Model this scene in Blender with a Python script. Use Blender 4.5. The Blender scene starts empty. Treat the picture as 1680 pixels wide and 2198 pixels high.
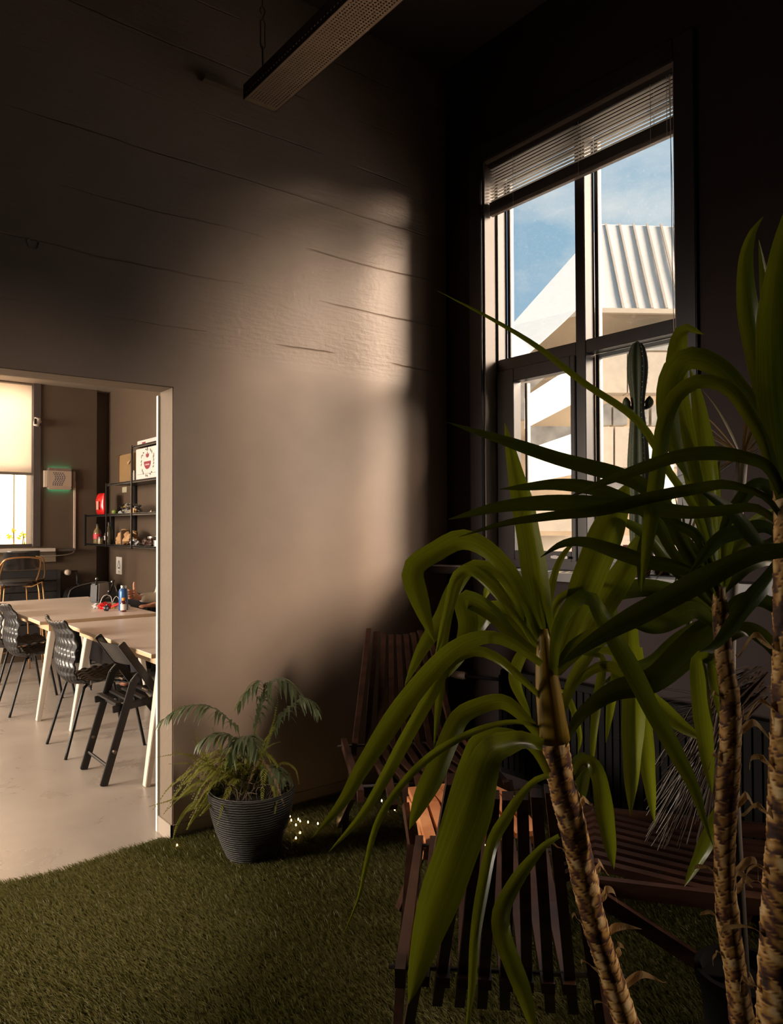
import bpy, bmesh, math, random
import numpy as np
from mathutils import Vector, Matrix, Euler, noise
random.seed(7); rng = np.random.default_rng(5)
PI = math.pi
S = bpy.context.scene
COL = S.collection

# ------------------------------------------------------------------ camera
CF = 1613.85; YAW = math.radians(51.611); PITCH = math.radians(1.0826); ROLL = math.radians(-.2289); H = 1.42
_f = Vector((math.cos(YAW), math.sin(YAW), 0)); _r = Vector((math.sin(YAW), -math.cos(YAW), 0)); _u = Vector((0, 0, 1))
FW = _f*math.cos(PITCH) + _u*math.sin(PITCH); _u2 = -_f*math.sin(PITCH) + _u*math.cos(PITCH)
RT = _r*math.cos(ROLL) + _u2*math.sin(ROLL); UP = -_r*math.sin(ROLL) + _u2*math.cos(ROLL)
EYE = Vector((0, 0, H))
cd = bpy.data.cameras.new('camera'); cam = bpy.data.objects.new('camera', cd); COL.objects.link(cam)
M = Matrix((RT, UP, -FW)).transposed().to_4x4(); M.translation = EYE
cam.matrix_world = M
cd.sensor_fit = 'VERTICAL'; cd.sensor_height = 36; cd.lens = CF*36/2198; cd.clip_start = .02; cd.clip_end = 300
S.camera = cam
def ray(x, y): return FW + RT*((x-840)/CF) - UP*((y-1099)/CF)
def at(x, y, z): return EYE + ray(x, y)*z            # photo direction at a depth in metres
def onz(x, y, h): d = ray(x, y); return EYE + d*((h-H)/d.z)
def onx(x, y, X): d = ray(x, y); return EYE + d*(X/d.x)
def ony(x, y, Y): d = ray(x, y); return EYE + d*(Y/d.y)

# ------------------------------------------------------------------ colour management, world, sun
S.view_settings.view_transform = 'Standard'; S.view_settings.look = 'None'; S.view_settings.gamma = 1
S.view_settings.exposure = 0.0; S.view_settings.use_curve_mapping = False
S.cycles.max_bounces = 8; S.cycles.transparent_max_bounces = 16; S.cycles.diffuse_bounces = 4
S.cycles.sample_clamp_indirect = 4

def srgb(r, g, b):
    f = lambda c: (c/255/12.92) if c/255 <= .04045 else ((c/255+.055)/1.055)**2.4
    return (f(r), f(g), f(b), 1)

w = bpy.data.worlds.new('sky'); S.world = w; w.use_nodes = True
nt = w.node_tree; nt.nodes.clear()
N = nt.nodes.new; L = nt.links.new
out = N('ShaderNodeOutputWorld'); bg = N('ShaderNodeBackground'); tc = N('ShaderNodeTexCoord')
mp = N('ShaderNodeMapping'); mp.inputs['Scale'].default_value = (1, 1, 2.2); mp.inputs['Location'].default_value = (.35, .2, .1)
nz = N('ShaderNodeTexNoise'); nz.inputs['Scale'].default_value = 4.2; nz.inputs['Detail'].default_value = 7; nz.inputs['Roughness'].default_value = .55
cr = N('ShaderNodeValToRGB'); cr.color_ramp.elements[0].position = .40; cr.color_ramp.elements[1].position = .64
cr.color_ramp.elements[0].color = (.36, .56, .72, 1); cr.color_ramp.elements[1].color = (.86, .89, .88, 1)
L(tc.outputs['Generated'], mp.inputs[0]); L(mp.outputs[0], nz.inputs['Vector']); L(nz.outputs[0], cr.inputs[0])
L(cr.outputs[0], bg.inputs[0]); L(bg.outputs[0], out.inputs[0]); bg.inputs[1].default_value = 0.95

sd = bpy.data.lights.new('sun', 'SUN'); sun = bpy.data.objects.new('sun', sd); COL.objects.link(sun)
sd.energy = 18.0; sd.angle = math.radians(34); sd.color = (1, .78, .59)
SUNDIR = Vector((-1, 1.25, -.62)).normalized()
sun.rotation_euler = SUNDIR.to_track_quat('-Z', 'Y').to_euler(); sun.location = (8, -8, 9)

def added_fill(name, loc, aim, sx, sy, power, col):
    l = bpy.data.lights.new(name, 'AREA'); l.shape = 'RECTANGLE'; l.size = sx; l.size_y = sy; l.energy = power; l.color = col
    o = bpy.data.objects.new(name, l); COL.objects.link(o); o.location = loc; o.rotation_euler = Vector(aim).to_track_quat('-Z', 'Y').to_euler(); return o
# added fill lamps outside the west and north windows, to brighten the back room
added_fill('added_fill_west', (-5.6, 5.9, 2.2), (1, 0, -.22), 3.8, 2.2, 1550, (1, .86, .70))
added_fill('added_fill_north', (-1.5, 9.6, 3.6), (.1, -1, -.55), 6.5, 1.2, 700, (1, .88, .74))

# ------------------------------------------------------------------ materials
MATS = {}
def mat(name, col, rough=.6, metal=0, spec=.5, bump=0, bscale=80, var=0, vscale=6, emit=None, estr=0, coat=0):
    if name in MATS: return MATS[name]
    m = bpy.data.materials.new(name); m.use_nodes = True; nt = m.node_tree; b = nt.nodes['Principled BSDF']
    N = nt.nodes.new; L = nt.links.new
    c = col if len(col) == 4 else (*col, 1)
    b.inputs['Base Color'].default_value = c; b.inputs['Roughness'].default_value = rough; b.inputs['Metallic'].default_value = metal
    b.inputs['Specular IOR Level'].default_value = spec; b.inputs['Coat Weight'].default_value = coat
    tc = N('ShaderNodeTexCoord')
    n = N('ShaderNodeTexNoise'); n.inputs['Scale'].default_value = vscale; n.inputs['Detail'].default_value = 4
    L(tc.outputs['Object'], n.inputs['Vector'])
    r = N('ShaderNodeValToRGB'); v = var or .04
    r.color_ramp.elements[0].position = .3; r.color_ramp.elements[1].position = .7
    r.color_ramp.elements[0].color = tuple(x*(1-v) for x in c[:3])+(1,); r.color_ramp.elements[1].color = tuple(min(1, x*(1+v)) for x in c[:3])+(1,)
    L(n.outputs[0], r.inputs[0]); L(r.outputs[0], b.inputs['Base Color'])
    if bump:
        n2 = N('ShaderNodeTexNoise'); n2.inputs['Scale'].default_value = bscale; n2.inputs['Detail'].default_value = 3
        bp = N('ShaderNodeBump'); bp.inputs['Strength'].default_value = bump; bp.inputs['Distance'].default_value = .01
        L(tc.outputs['Object'], n2.inputs['Vector']); L(n2.outputs[0], bp.inputs['Height']); L(bp.outputs[0], b.inputs['Normal'])
    if emit: b.inputs['Emission Color'].default_value = (*emit, 1); b.inputs['Emission Strength'].default_value = estr
    MATS[name] = m; return m

def wood(name, c1, c2, scale=(3, 40, 40), rough=.45):
    if name in MATS: return MATS[name]
    m = mat(name, c1, rough); nt = m.node_tree; b = nt.nodes['Principled BSDF']; N = nt.nodes.new; L = nt.links.new
    tc = N('ShaderNodeTexCoord'); mp = N('ShaderNodeMapping'); mp.inputs['Scale'].default_value = scale
    n = N('ShaderNodeTexNoise'); n.inputs['Scale'].default_value = 1; n.inputs['Detail'].default_value = 6; n.inputs['Distortion'].default_value = .6
    r = N('ShaderNodeValToRGB'); r.color_ramp.elements[0].position = .35; r.color_ramp.elements[1].position = .68
    r.color_ramp.elements[0].color = (*c1, 1); r.color_ramp.elements[1].color = (*c2, 1)
    L(tc.outputs['Object'], mp.inputs[0]); L(mp.outputs[0], n.inputs[0]); L(n.outputs[0], r.inputs[0]); L(r.outputs[0], b.inputs['Base Color'])
    return m

def leafmat(name, top, trans, rough=.35, tr=.5, stripe=True):
    if name in MATS: return MATS[name]
    m = bpy.data.materials.new(name); m.use_nodes = True; nt = m.node_tree; b = nt.nodes['Principled BSDF']; N = nt.nodes.new; L = nt.links.new
    o = nt.nodes['Material Output']
    uv = N('ShaderNodeUVMap'); uv.uv_map = 'UVMap'; sp = N('ShaderNodeSeparateXYZ'); L(uv.outputs[0], sp.inputs[0])
    mp = N('ShaderNodeMapping'); mp.inputs['Scale'].default_value = (38, 1.2, 1); L(uv.outputs[0], mp.inputs[0])
    n = N('ShaderNodeTexNoise'); n.inputs['Scale'].default_value = 1; n.inputs['Detail'].default_value = 4; L(mp.outputs[0], n.inputs[0])
    r = N('ShaderNodeValToRGB'); r.color_ramp.elements[0].position = .3; r.color_ramp.elements[1].position = .75
    r.color_ramp.elements[0].color = tuple(x*.62 for x in top)+(1,); r.color_ramp.elements[1].color = tuple(min(1, x*1.35) for x in top)+(1,)
    L(n.outputs[0], r.inputs[0])
    # pale margins and midrib
    a = N('ShaderNodeMath'); a.operation = 'SUBTRACT'; L(sp.outputs[0], a.inputs[0]); a.inputs[1].default_value = .5
    a2 = N('ShaderNodeMath'); a2.operation = 'ABSOLUTE'; L(a.outputs[0], a2.inputs[0])
    rr = N('ShaderNodeValToRGB'); e = rr.color_ramp.elements; e[0].position = 0; e[0].color = (.55, .55, .55, 1); e[1].position = .5; e[1].color = (1, 1, 1, 1)
    q = e.new(.05); q.color = (0, 0, 0, 1); q = e.new(.44); q.color = (0, 0, 0, 1)
    L(a2.outputs[0], rr.inputs[0])
    mx = N('ShaderNodeMixRGB'); L(rr.outputs[0], mx.inputs[0]); L(r.outputs[0], mx.inputs[1]); mx.inputs[2].default_value = (min(1, top[0]*2.6), min(1, top[1]*2.0), top[2]*1.4, 1)
    L(mx.outputs[0], b.inputs['Base Color']); b.inputs['Roughness'].default_value = rough
    t = N('ShaderNodeBsdfTranslucent')
    m2 = N('ShaderNodeMixRGB'); m2.blend_type = 'MULTIPLY'; m2.inputs[0].default_value = .7
    r2 = N('ShaderNodeValToRGB'); r2.color_ramp.elements[0].position = .3; r2.color_ramp.elements[0].color = (.5, .5, .5, 1); r2.color_ramp.elements[1].position = .7
    L(n.outputs[0], r2.inputs[0]); m2.inputs[1].default_value = (*trans, 1); L(r2.outputs[0], m2.inputs[2]); L(m2.outputs[0], t.inputs[0])
    ms = N('ShaderNodeMixShader'); ms.inputs[0].default_value = tr; L(b.outputs[0], ms.inputs[1]); L(t.outputs[0], ms.inputs[2]); L(ms.outputs[0], o.inputs[0])
    MATS[name] = m; return m

def glass(name, tint=(1, 1, 1), refl=.10, dirt=0.0):
    if name in MATS: return MATS[name]
    m = bpy.data.materials.new(name); m.use_nodes = True; nt = m.node_tree; nt.nodes.clear(); N = nt.nodes.new; L = nt.links.new
    o = N('ShaderNodeOutputMaterial'); t = N('ShaderNodeBsdfTransparent'); g = N('ShaderNodeBsdfGlossy'); g.inputs['Roughness'].default_value = .05
    t.inputs[0].default_value = (*tint, 1); fr = N('ShaderNodeFresnel'); fr.inputs[0].default_value = 1.25 if refl < .2 else 1.5
    ms = N('ShaderNodeMixShader'); L(fr.outputs[0], ms.inputs[0]); L(t.outputs[0], ms.inputs[1]); L(g.outputs[0], ms.inputs[2]); last = ms
    if dirt:
        tc = N('ShaderNodeTexCoord'); n = N('ShaderNodeTexNoise'); n.inputs['Scale'].default_value = 90; n.inputs['Detail'].default_value = 8; n.inputs['Roughness'].default_value = .7
        L(tc.outputs['Object'], n.inputs[0]); r = N('ShaderNodeValToRGB'); r.color_ramp.elements[0].position = .55; r.color_ramp.elements[1].position = .8
        r.color_ramp.elements[1].color = (dirt, dirt, dirt, 1); L(n.outputs[0], r.inputs[0])
        d = N('ShaderNodeBsdfTranslucent'); d.inputs[0].default_value = (.8, .75, .7, 1)
        m3 = N('ShaderNodeMixShader'); L(r.outputs[0], m3.inputs[0]); L(ms.outputs[0], m3.inputs[1]); L(d.outputs[0], m3.inputs[2]); last = m3
    L(last.outputs[0], o.inputs[0]); MATS[name] = m; return m

# ------------------------------------------------------------------ mesh helpers
class MB:
    def __init__(s): s.v = []; s.f = []; s.uv = []
    def add(s, vs, fs, uvs=None):
        b = len(s.v); s.v += [tuple(p) for p in vs]; s.f += [tuple(i+b for i in f) for f in fs]
        s.uv += (uvs if uvs else [(0, 0)]*len(vs)); return s
    def box(s, c, d, rz=0, mtx=None):
        hx, hy, hz = d[0]/2, d[1]/2, d[2]/2
        vs = [Vector((x*hx, y*hy, z*hz)) for x in (-1, 1) for y in (-1, 1) for z in (-1, 1)]
        R = mtx or Matrix.Rotation(rz, 3, 'Z')
        return s.add([R @ v + Vector(c) for v in vs], [(0, 1, 3, 2), (4, 6, 7, 5), (0, 4, 5, 1), (2, 3, 7, 6), (0, 2, 6, 4), (1, 5, 7, 3)])
    def bb(s, x0, x1, y0, y1, z0, z1): return s.box(((x0+x1)/2, (y0+y1)/2, (z0+z1)/2), (abs(x1-x0), abs(y1-y0), abs(z1-z0)))
    def bar(s, p, q, w, h, side=None, w2=None, h2=None):
        p = Vector(p); q = Vector(q); d = (q-p).normalized(); sd = Vector(side) if side else (Vector((0, 0, 1)).cross(d) if abs(d.z) < .95 else Vector((1, 0, 0)))
        sd = (sd - d*sd.dot(d)).normalized(); n = d.cross(sd).normalized(); vs = []
        for c, ww, hh in ((p, w, h), (q, w2 or w, h2 or h)):
            for a, b in ((-1, -1), (1, -1), (1, 1), (-1, 1)): vs.append(c + sd*a*ww/2 + n*b*hh/2)
        return s.add(vs, [(3, 2, 1, 0), (4, 5, 6, 7), (0, 1, 5, 4), (1, 2, 6, 5), (2, 3, 7, 6), (3, 0, 4, 7)])
    def path(s, pts, w, h, side): 
        # rectangular section swept along a polyline
        pts = [Vector(p) for p in pts]; sd = Vector(side).normalized(); vs = []; fs = []
        for i, p in enumerate(pts):
            t = (pts[min(i+1, len(pts)-1)] - pts[max(i-1, 0)]).normalized(); n = t.cross(sd).normalized()
            for a, b in ((-1, -1), (1, -1), (1, 1), (-1, 1)): vs.append(p + sd*a*w/2 + n*b*h/2)
        for i in range(len(pts)-1):
            for k in range(4): fs.append((i*4+k, i*4+(k+1) % 4, i*4+4+(k+1) % 4, i*4+4+k))
        e = 4*(len(pts)-1); fs += [(3, 2, 1, 0), (e, e+1, e+2, e+3)]
        return s.add(vs, fs)
    def tube(s, pts, r, n=8, cap=True):
        pts = [Vector(p) for p in pts]; vs = []; fs = []; uvs = []; prev = None; rs = r if isinstance(r, (list, tuple)) else [r]*len(pts)
        for i, p in enumerate(pts):
            t = (pts[min(i+1, len(pts)-1)] - pts[max(i-1, 0)]); t = t.normalized() if t.length > 1e-9 else Vector((0, 0, 1))
            if prev is None: a = t.orthogonal().normalized()
            else: a = (prev - t*prev.dot(t)); a = a.normalized() if a.length > 1e-6 else t.orthogonal().normalized()
            prev = a; b = t.cross(a)
            for k in range(n):
                th = 2*PI*k/n; vs.append(p + (a*math.cos(th)+b*math.sin(th))*rs[i]); uvs.append((k/n, i/(len(pts)-1)))
        for i in range(len(pts)-1):
            for k in range(n): fs.append((i*n+k, i*n+(k+1) % n, (i+1)*n+(k+1) % n, (i+1)*n+k))
        if cap: fs.append(tuple(range(n-1, -1, -1))); fs.append(tuple(range((len(pts)-1)*n, len(pts)*n)))
        return s.add(vs, fs, uvs)
    def lathe(s, prof, c=(0, 0, 0), n=24, axis=None):
        c = Vector(c); vs = []; fs = []; uvs = []
        R = Matrix.Identity(3) if axis is None else Vector(axis).to_track_quat('Z', 'Y').to_matrix()
        for i, (r, z) in enumerate(prof):
            for k in range(n):
                th = 2*PI*k/n; vs.append(R @ Vector((r*math.cos(th), r*math.sin(th), z)) + c); uvs.append((k/n, i/(len(prof)-1)))
        for i in range(len(prof)-1):
            for k in range(n): fs.append((i*n+k, i*n+(k+1) % n, (i+1)*n+(k+1) % n, (i+1)*n+k))
        fs.append(tuple(range(n-1, -1, -1))); fs.append(tuple(range((len(prof)-1)*n, len(prof)*n)))
        return s.add(vs, fs, uvs)
    def ball(s, c, r, n=10, sc=(1, 1, 1)):
        pr = [(max(1e-4, math.sin(PI*i/n)), -math.cos(PI*i/n)) for i in range(n+1)]
        t = MB().lathe(pr, n=n*2); return s.add([Vector((x*r*sc[0], y*r*sc[1], z*r*sc[2])) + Vector(c) for x, y, z in t.v], t.f)
    def prism(s, poly, d):
        # poly: list of 3d points (planar), extruded by vector d
        n = len(poly); d = Vector(d); vs = [Vector(p) for p in poly] + [Vector(p)+d for p in poly]
        return s.add(vs, [tuple(range(n-1, -1, -1)), tuple(range(n, 2*n))] + [(i, (i+1) % n, n+(i+1) % n, n+i) for i in range(n)])
    def build(s, name, m, parent=None, smooth=False, bevel=0, world=False, sub=0):
        me = bpy.data.meshes.new(name)
        vs = s.v
        if world and parent is not None:
            q = parent; o = Vector((0, 0, 0))
            while q is not None: o += q.location; q = q.parent
            vs = [(v[0]-o.x, v[1]-o.y, v[2]-o.z) for v in vs]
        me.from_pydata(vs, [], s.f); me.update()
        uvl = me.uv_layers.new(name='UVMap'); idx = np.empty(len(me.loops), dtype=np.int32); me.loops.foreach_get('vertex_index', idx)
        uvl.data.foreach_set('uv', np.array(s.uv, dtype=np.float32)[idx].ravel())
        bm = bmesh.new(); bm.from_mesh(me); bmesh.ops.recalc_face_normals(bm, faces=bm.faces)
        if bevel: bmesh.ops.bevel(bm, geom=bm.edges[:], offset=bevel, segments=2, affect='EDGES', clamp_overlap=True)
        bm.to_mesh(me); bm.free()
        if smooth:
            me.polygons.foreach_set('use_smooth', [True]*len(me.polygons))
            if bevel or smooth == 'auto':
                try: me.set_sharp_from_angle(angle=math.radians(40))
                except Exception: pass
        me.materials.append(m)
        o = bpy.data.objects.new(name, me); COL.objects.link(o)
        if parent is not None: o.parent = parent
        return o

def tag(o, label=None, cat=None, group=None, kind=None):
    if label: o['label'] = label
    if cat: o['category'] = cat
    if group: o['group'] = group
    if kind: o['kind'] = kind
    return o
def thing(name, loc, label, cat, rz=0, group=None):
    o = bpy.data.objects.new(name, None); COL.objects.link(o); o.location = loc; o.rotation_euler = (0, 0, rz); o.empty_display_size = .1
    return tag(o, label, cat, group)
def single(name, mb, m, label, cat, group=None, **k): return tag(mb.build(name, m, **k), label, cat, group)
def struct(name, mb, m, parent=None, **k):
    o = mb.build(name, m, parent, **k)
    if parent is None: o['kind'] = 'structure'
    return o
def dup(root, loc, rz, label, group=None):
    r = root.copy(); COL.objects.link(r); r.location = loc; r.rotation_euler = (0, 0, rz); r['label'] = label
    if group: r['group'] = group
    for ch in list(root.children):
        c = ch.copy(); COL.objects.link(c); c.parent = r
        for g in list(ch.children):
            d = g.copy(); COL.objects.link(d); d.parent = c
    return r
def spline(pts, n):
    pts = [Vector(p) for p in pts]; P = [pts[0]*2-pts[1]] + pts + [pts[-1]*2-pts[-2]]
    seg = []; 
    for i in range(1, len(P)-2):
        for k in range(12):
            t = k/12; a, b, c, d = P[i-1], P[i], P[i+1], P[i+2]
            seg.append(.5*((2*b)+(c-a)*t+(2*a-5*b+4*c-d)*t*t+(3*b-a-3*c+d)*t**3))
    seg.append(pts[-1]); cum = [0]
    for i in range(1, len(seg)): cum.append(cum[-1]+(seg[i]-seg[i-1]).length)
    res = []; j = 0
    for k in range(n):
        s_ = cum[-1]*k/(n-1)
        while j < len(cum)-2 and cum[j+1] < s_: j += 1
        t = (s_-cum[j])/max(1e-9, cum[j+1]-cum[j]); res.append(seg[j].lerp(seg[j+1], min(1, max(0, t))))
    return res
def text_mb(txt, size, loc, right, up, th=.001):
    cu = bpy.data.curves.new('t', 'FONT'); cu.body = txt; cu.size = size; cu.align_x = 'CENTER'; cu.align_y = 'CENTER'; cu.extrude = th; cu.resolution_u = 2
    ob = bpy.data.objects.new('t', cu); COL.objects.link(ob); dg = bpy.context.evaluated_depsgraph_get(); me = bpy.data.meshes.new_from_object(ob.evaluated_get(dg))
    r = Vector(right).normalized(); u = Vector(up).normalized(); n = r.cross(u); mb = MB()
    mb.add([Vector(loc)+r*v.co.x+u*v.co.y+n*v.co.z for v in me.vertices], [tuple(p.vertices) for p in me.polygons])
    bpy.data.objects.remove(ob); bpy.data.curves.remove(cu); bpy.data.meshes.remove(me); return mb

# ================================================================== SETTING
YW = 3.30; YB = 3.45; XW = 3.037; CH = 4.15; DX = 1.348; DZ = 2.06
BX = 2.82; BY = 8.70; BCH = 2.97

def wallmat():
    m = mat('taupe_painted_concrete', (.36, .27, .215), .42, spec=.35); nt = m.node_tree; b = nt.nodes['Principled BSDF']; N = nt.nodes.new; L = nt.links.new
    tc = N('ShaderNodeTexCoord'); sp = N('ShaderNodeSeparateXYZ'); L(tc.outputs['Object'], sp.inputs[0])
    # board seams: thin raised ridges every 0.3 m, wobbling and broken; only on the raw concrete above the door head
    nw = N('ShaderNodeTexNoise'); nw.inputs['Scale'].default_value = 1.7; nw.inputs['Detail'].default_value = 6; L(tc.outputs['Object'], nw.inputs[0])
    ma = N('ShaderNodeMath'); ma.operation = 'MULTIPLY_ADD'; L(nw.outputs[0], ma.inputs[0]); ma.inputs[1].default_value = .05; L(sp.outputs[2], ma.inputs[2])
    sc = N('ShaderNodeMath'); sc.operation = 'DIVIDE'; L(ma.outputs[0], sc.inputs[0]); sc.inputs[1].default_value = .262
    pp = N('ShaderNodeMath'); pp.operation = 'PINGPONG'; L(sc.outputs[0], pp.inputs[0]); pp.inputs[1].default_value = .5
    rp = N('ShaderNodeMapRange'); L(pp.outputs[0], rp.inputs[0]); rp.inputs[1].default_value = 0; rp.inputs[2].default_value = .019; rp.inputs[3].default_value = 1; rp.inputs[4].default_value = 0
    brk = N('ShaderNodeTexNoise'); brk.inputs['Scale'].default_value = 3.3; mpb = N('ShaderNodeMapping'); mpb.inputs['Scale'].default_value = (.7, .7, 3); L(tc.outputs['Object'], mpb.inputs[0]); L(mpb.outputs[0], brk.inputs[0])
    bk = N('ShaderNodeMapRange'); L(brk.outputs[0], bk.inputs[0]); bk.inputs[1].default_value = .40; bk.inputs[2].default_value = .6
    m1 = N('ShaderNodeMath'); m1.operation = 'MULTIPLY'; L(rp.outputs[0], m1.inputs[0]); L(bk.outputs[0], m1.inputs[1])
    mask = N('ShaderNodeMapRange'); L(sp.outputs[2], mask.inputs[0]); mask.inputs[1].default_value = 2.22; mask.inputs[2].default_value = 2.30
    fine = N('ShaderNodeTexNoise'); fine.inputs['Scale'].default_value = 45; fine.inputs['Detail'].default_value = 4; L(tc.outputs['Object'], fine.inputs[0])
    gr = N('ShaderNodeTexNoise'); gr.inputs['Scale'].default_value = 9; gr.inputs['Detail'].default_value = 7
    mpg = N('ShaderNodeMapping'); mpg.inputs['Scale'].default_value = (1, 1, 7); L(tc.outputs['Object'], mpg.inputs[0]); L(mpg.outputs[0], gr.inputs[0])
    s1 = N('ShaderNodeMath'); s1.operation = 'MULTIPLY_ADD'; L(fine.outputs[0], s1.inputs[0]); s1.inputs[1].default_value = .22; L(m1.outputs[0], s1.inputs[2])
    s2 = N('ShaderNodeMath'); s2.operation = 'MULTIPLY_ADD'; L(gr.outputs[0], s2.inputs[0]); s2.inputs[1].default_value = .35; L(s1.outputs[0], s2.inputs[2])
    s3 = N('ShaderNodeMath'); s3.operation = 'MULTIPLY'; L(s2.outputs[0], s3.inputs[0]); L(mask.outputs[0], s3.inputs[1])
    bp = N('ShaderNodeBump'); bp.inputs['Strength'].default_value = .6; bp.inputs['Distance'].default_value = .012; bp.invert = True; L(s3.outputs[0], bp.inputs['Height']); L(bp.outputs[0], b.inputs['Normal'])
    return m
WALL = wallmat()
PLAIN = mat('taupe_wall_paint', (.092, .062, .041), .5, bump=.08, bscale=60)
SHADEP = mat('window_wall_paint_in_shade', (.036, .026, .026), .75, spec=.12, bump=.1, bscale=50)  # backlit shade of the window wall put into the paint colour
CEIL = mat('dark_ceiling_paint', (.10, .08, .07), .85)
REVEAL = mat('opening_plaster', (.19, .14, .10), .6, bump=.25, bscale=30)
DARKF = mat('dark_window_frame', (.035, .028, .03), .4)
GREYF = mat('grey_outer_frame', (.17, .18, .185), .5)

# floor
def concrete():
    m = mat('polished_concrete', (.33, .285, .25), .3, spec=.6); nt = m.node_tree; b = nt.nodes['Principled BSDF']; N = nt.nodes.new; L = nt.links.new
    tc = N('ShaderNodeTexCoord'); n = N('ShaderNodeTexNoise'); n.inputs['Scale'].default_value = 2.2; n.inputs['Detail'].default_value = 9; n.inputs['Roughness'].default_value = .65; n.inputs['Distortion'].default_value = .6; L(tc.outputs['Object'], n.inputs[0])
    r = N('ShaderNodeValToRGB'); r.color_ramp.elements[0].position = .3; r.color_ramp.elements[0].color = (.42, .355, .30, 1); r.color_ramp.elements[1].position = .72; r.color_ramp.elements[1].color = (.52, .45, .39, 1)
    L(n.outputs[0], r.inputs[0]); L(r.outputs[0], b.inputs['Base Color'])
    r2 = N('ShaderNodeMapRange'); L(n.outputs[0], r2.inputs[0]); r2.inputs[3].default_value = .18; r2.inputs[4].default_value = .42; L(r2.outputs[0], b.inputs['Roughness'])
    n3 = N('ShaderNodeTexNoise'); n3.inputs['Scale'].default_value = 26; n3.inputs['Detail'].default_value = 6; L(tc.outputs['Object'], n3.inputs[0]); bp = N('ShaderNodeBump'); bp.inputs['Strength'].default_value = .05; bp.inputs['Distance'].default_value = .004
    L(n3.outputs[0], bp.inputs['Height']); L(bp.outputs[0], b.inputs['Normal'])
    return m
struct('floor', MB().bb(-5, XW+.1, -3.2, BY+.2, -.1, 0), concrete())

# camera room
XL = -3.0; YR = -3.0
struct('wall_left', MB().bb(DX, XW+.25, YW, YB, 0, CH).bb(-1.9, DX, YW, YB, DZ, CH).bb(XL-.1, -1.9, YW, YB, 0, CH), WALL)
# window opening in the right wall
OY0, OY1, OZ0, OZ1 = 1.797, 2.985, 1.19, 3.48
WT = .172; WY0, WY1 = -.75, .30; WH = 2.80  # second opening is unseen, added for the light it lets in
struct('wall_right', MB().bb(XW, XW+WT, OY1, YW, 0, CH).bb(XW, XW+WT, YR, WY0, 0, CH).bb(XW, XW+WT, WY1, OY0, 0, CH).bb(XW, XW+WT, WY0, WY1, 0, OZ0).bb(XW, XW+WT, WY0, WY1, WH, CH).bb(XW, XW+WT, OY0, OY1, 0, OZ0).bb(XW, XW+WT, OY0, OY1, OZ1, CH), SHADEP)
struct('wall_front', MB().bb(XL, XW+WT, YR-.1, YR, 0, CH), SHADEP)
struct('wall_back', MB().bb(XL-.1, XL, YR, YW, 0, CH), SHADEP)
struct('ceiling', MB().bb(XL-.1, XW+WT, YR-.1, YB, CH, CH+.1), CEIL)
# plaster lining of the wide opening, right jamb and head; white glazed edge strip at the back of the jamb
struct('trim_opening_jamb', MB().bb(DX-.004, DX+.0, YW+.003, YB-.0, .0, DZ), REVEAL)
struct('trim_opening_head', MB().bb(-1.9, DX, YW+.003, YB, DZ-.004, DZ), REVEAL)
struct('trim_jamb_edge', MB().bb(DX-.014, DX+.03, YB+.002, YB+.022, 0, DZ-.02), mat('white_gloss_edge', (.85, .9, .86), .25))
struct('baseboard_jamb', MB().bb(DX-.012, DX-.004, YW-.008, YB, 0, .075), mat('tile_skirting', (.38, .31, .25), .5))
struct('baseboard_left', MB().bb(DX-.012, XW, YW-.008, YW, 0, .075), mat('taupe_skirting', (.30, .23, .175), .45))

# window casing, frame, glass
CAS = mat('black_casing', (.03, .026, .032), .45)
struct('trim_window_casing', MB().bb(XW-.02, XW, OY1, 3.085, 1.19, 3.57).bb(XW-.02, XW, 1.70, OY0, 1.19, 3.57).bb(XW-.02, XW, OY0, OY1, OZ1, 3.57), CAS, bevel=.004)
struct('trim_window_reveal', MB().bb(XW-.002, XW+.1, OY1-.012, OY1, OZ0, OZ1).bb(XW-.002, XW+.1, OY0, OY0+.012, OZ0, OZ1).bb(XW, XW+.1, OY0, OY1, OZ1-.012, OZ1), mat('reveal_board', (.30, .25, .22), .5))
FX0, FX1 = 3.125, 3.205
S_ = 1.0458
win = MB()
ZT1, ZT0 = 1.42+(2.34-1.42)*1.03, 1.42+(2.27-1.42)*1.03
def pxY(x, y, X=FX0): return onx(x, y, X).y
YL = pxY(1070, 900); YM0 = pxY(1258, 900); YM1 = pxY(1237, 900)
zt1 = onx(1237, 733.5, FX0).z; zt0 = onx(1237, 761, FX0).z
FB = 1.235
frame = MB().bb(FX0, FX1, YL, OY1, OZ0, OZ1).bb(FX0, FX1, OY0, OY0+.035, OZ0, OZ1).bb(FX0-.002, FX1-.001, YM0, YM1, FB+.001, OZ1-.061)
frame.bb(FX0, FX1, OY0+.036, YL-.001, OZ1-.06, OZ1).bb(FX0, FX1, OY0+.036, YL-.001, OZ0, FB).bb(FX0, FX1, OY0+.036, YM0-.001, zt0, zt1).bb(FX0, FX1, YM1+.001, YL-.001, zt0, zt1)
w1 = struct('window_1', frame, DARKF, bevel=.003)
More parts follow.
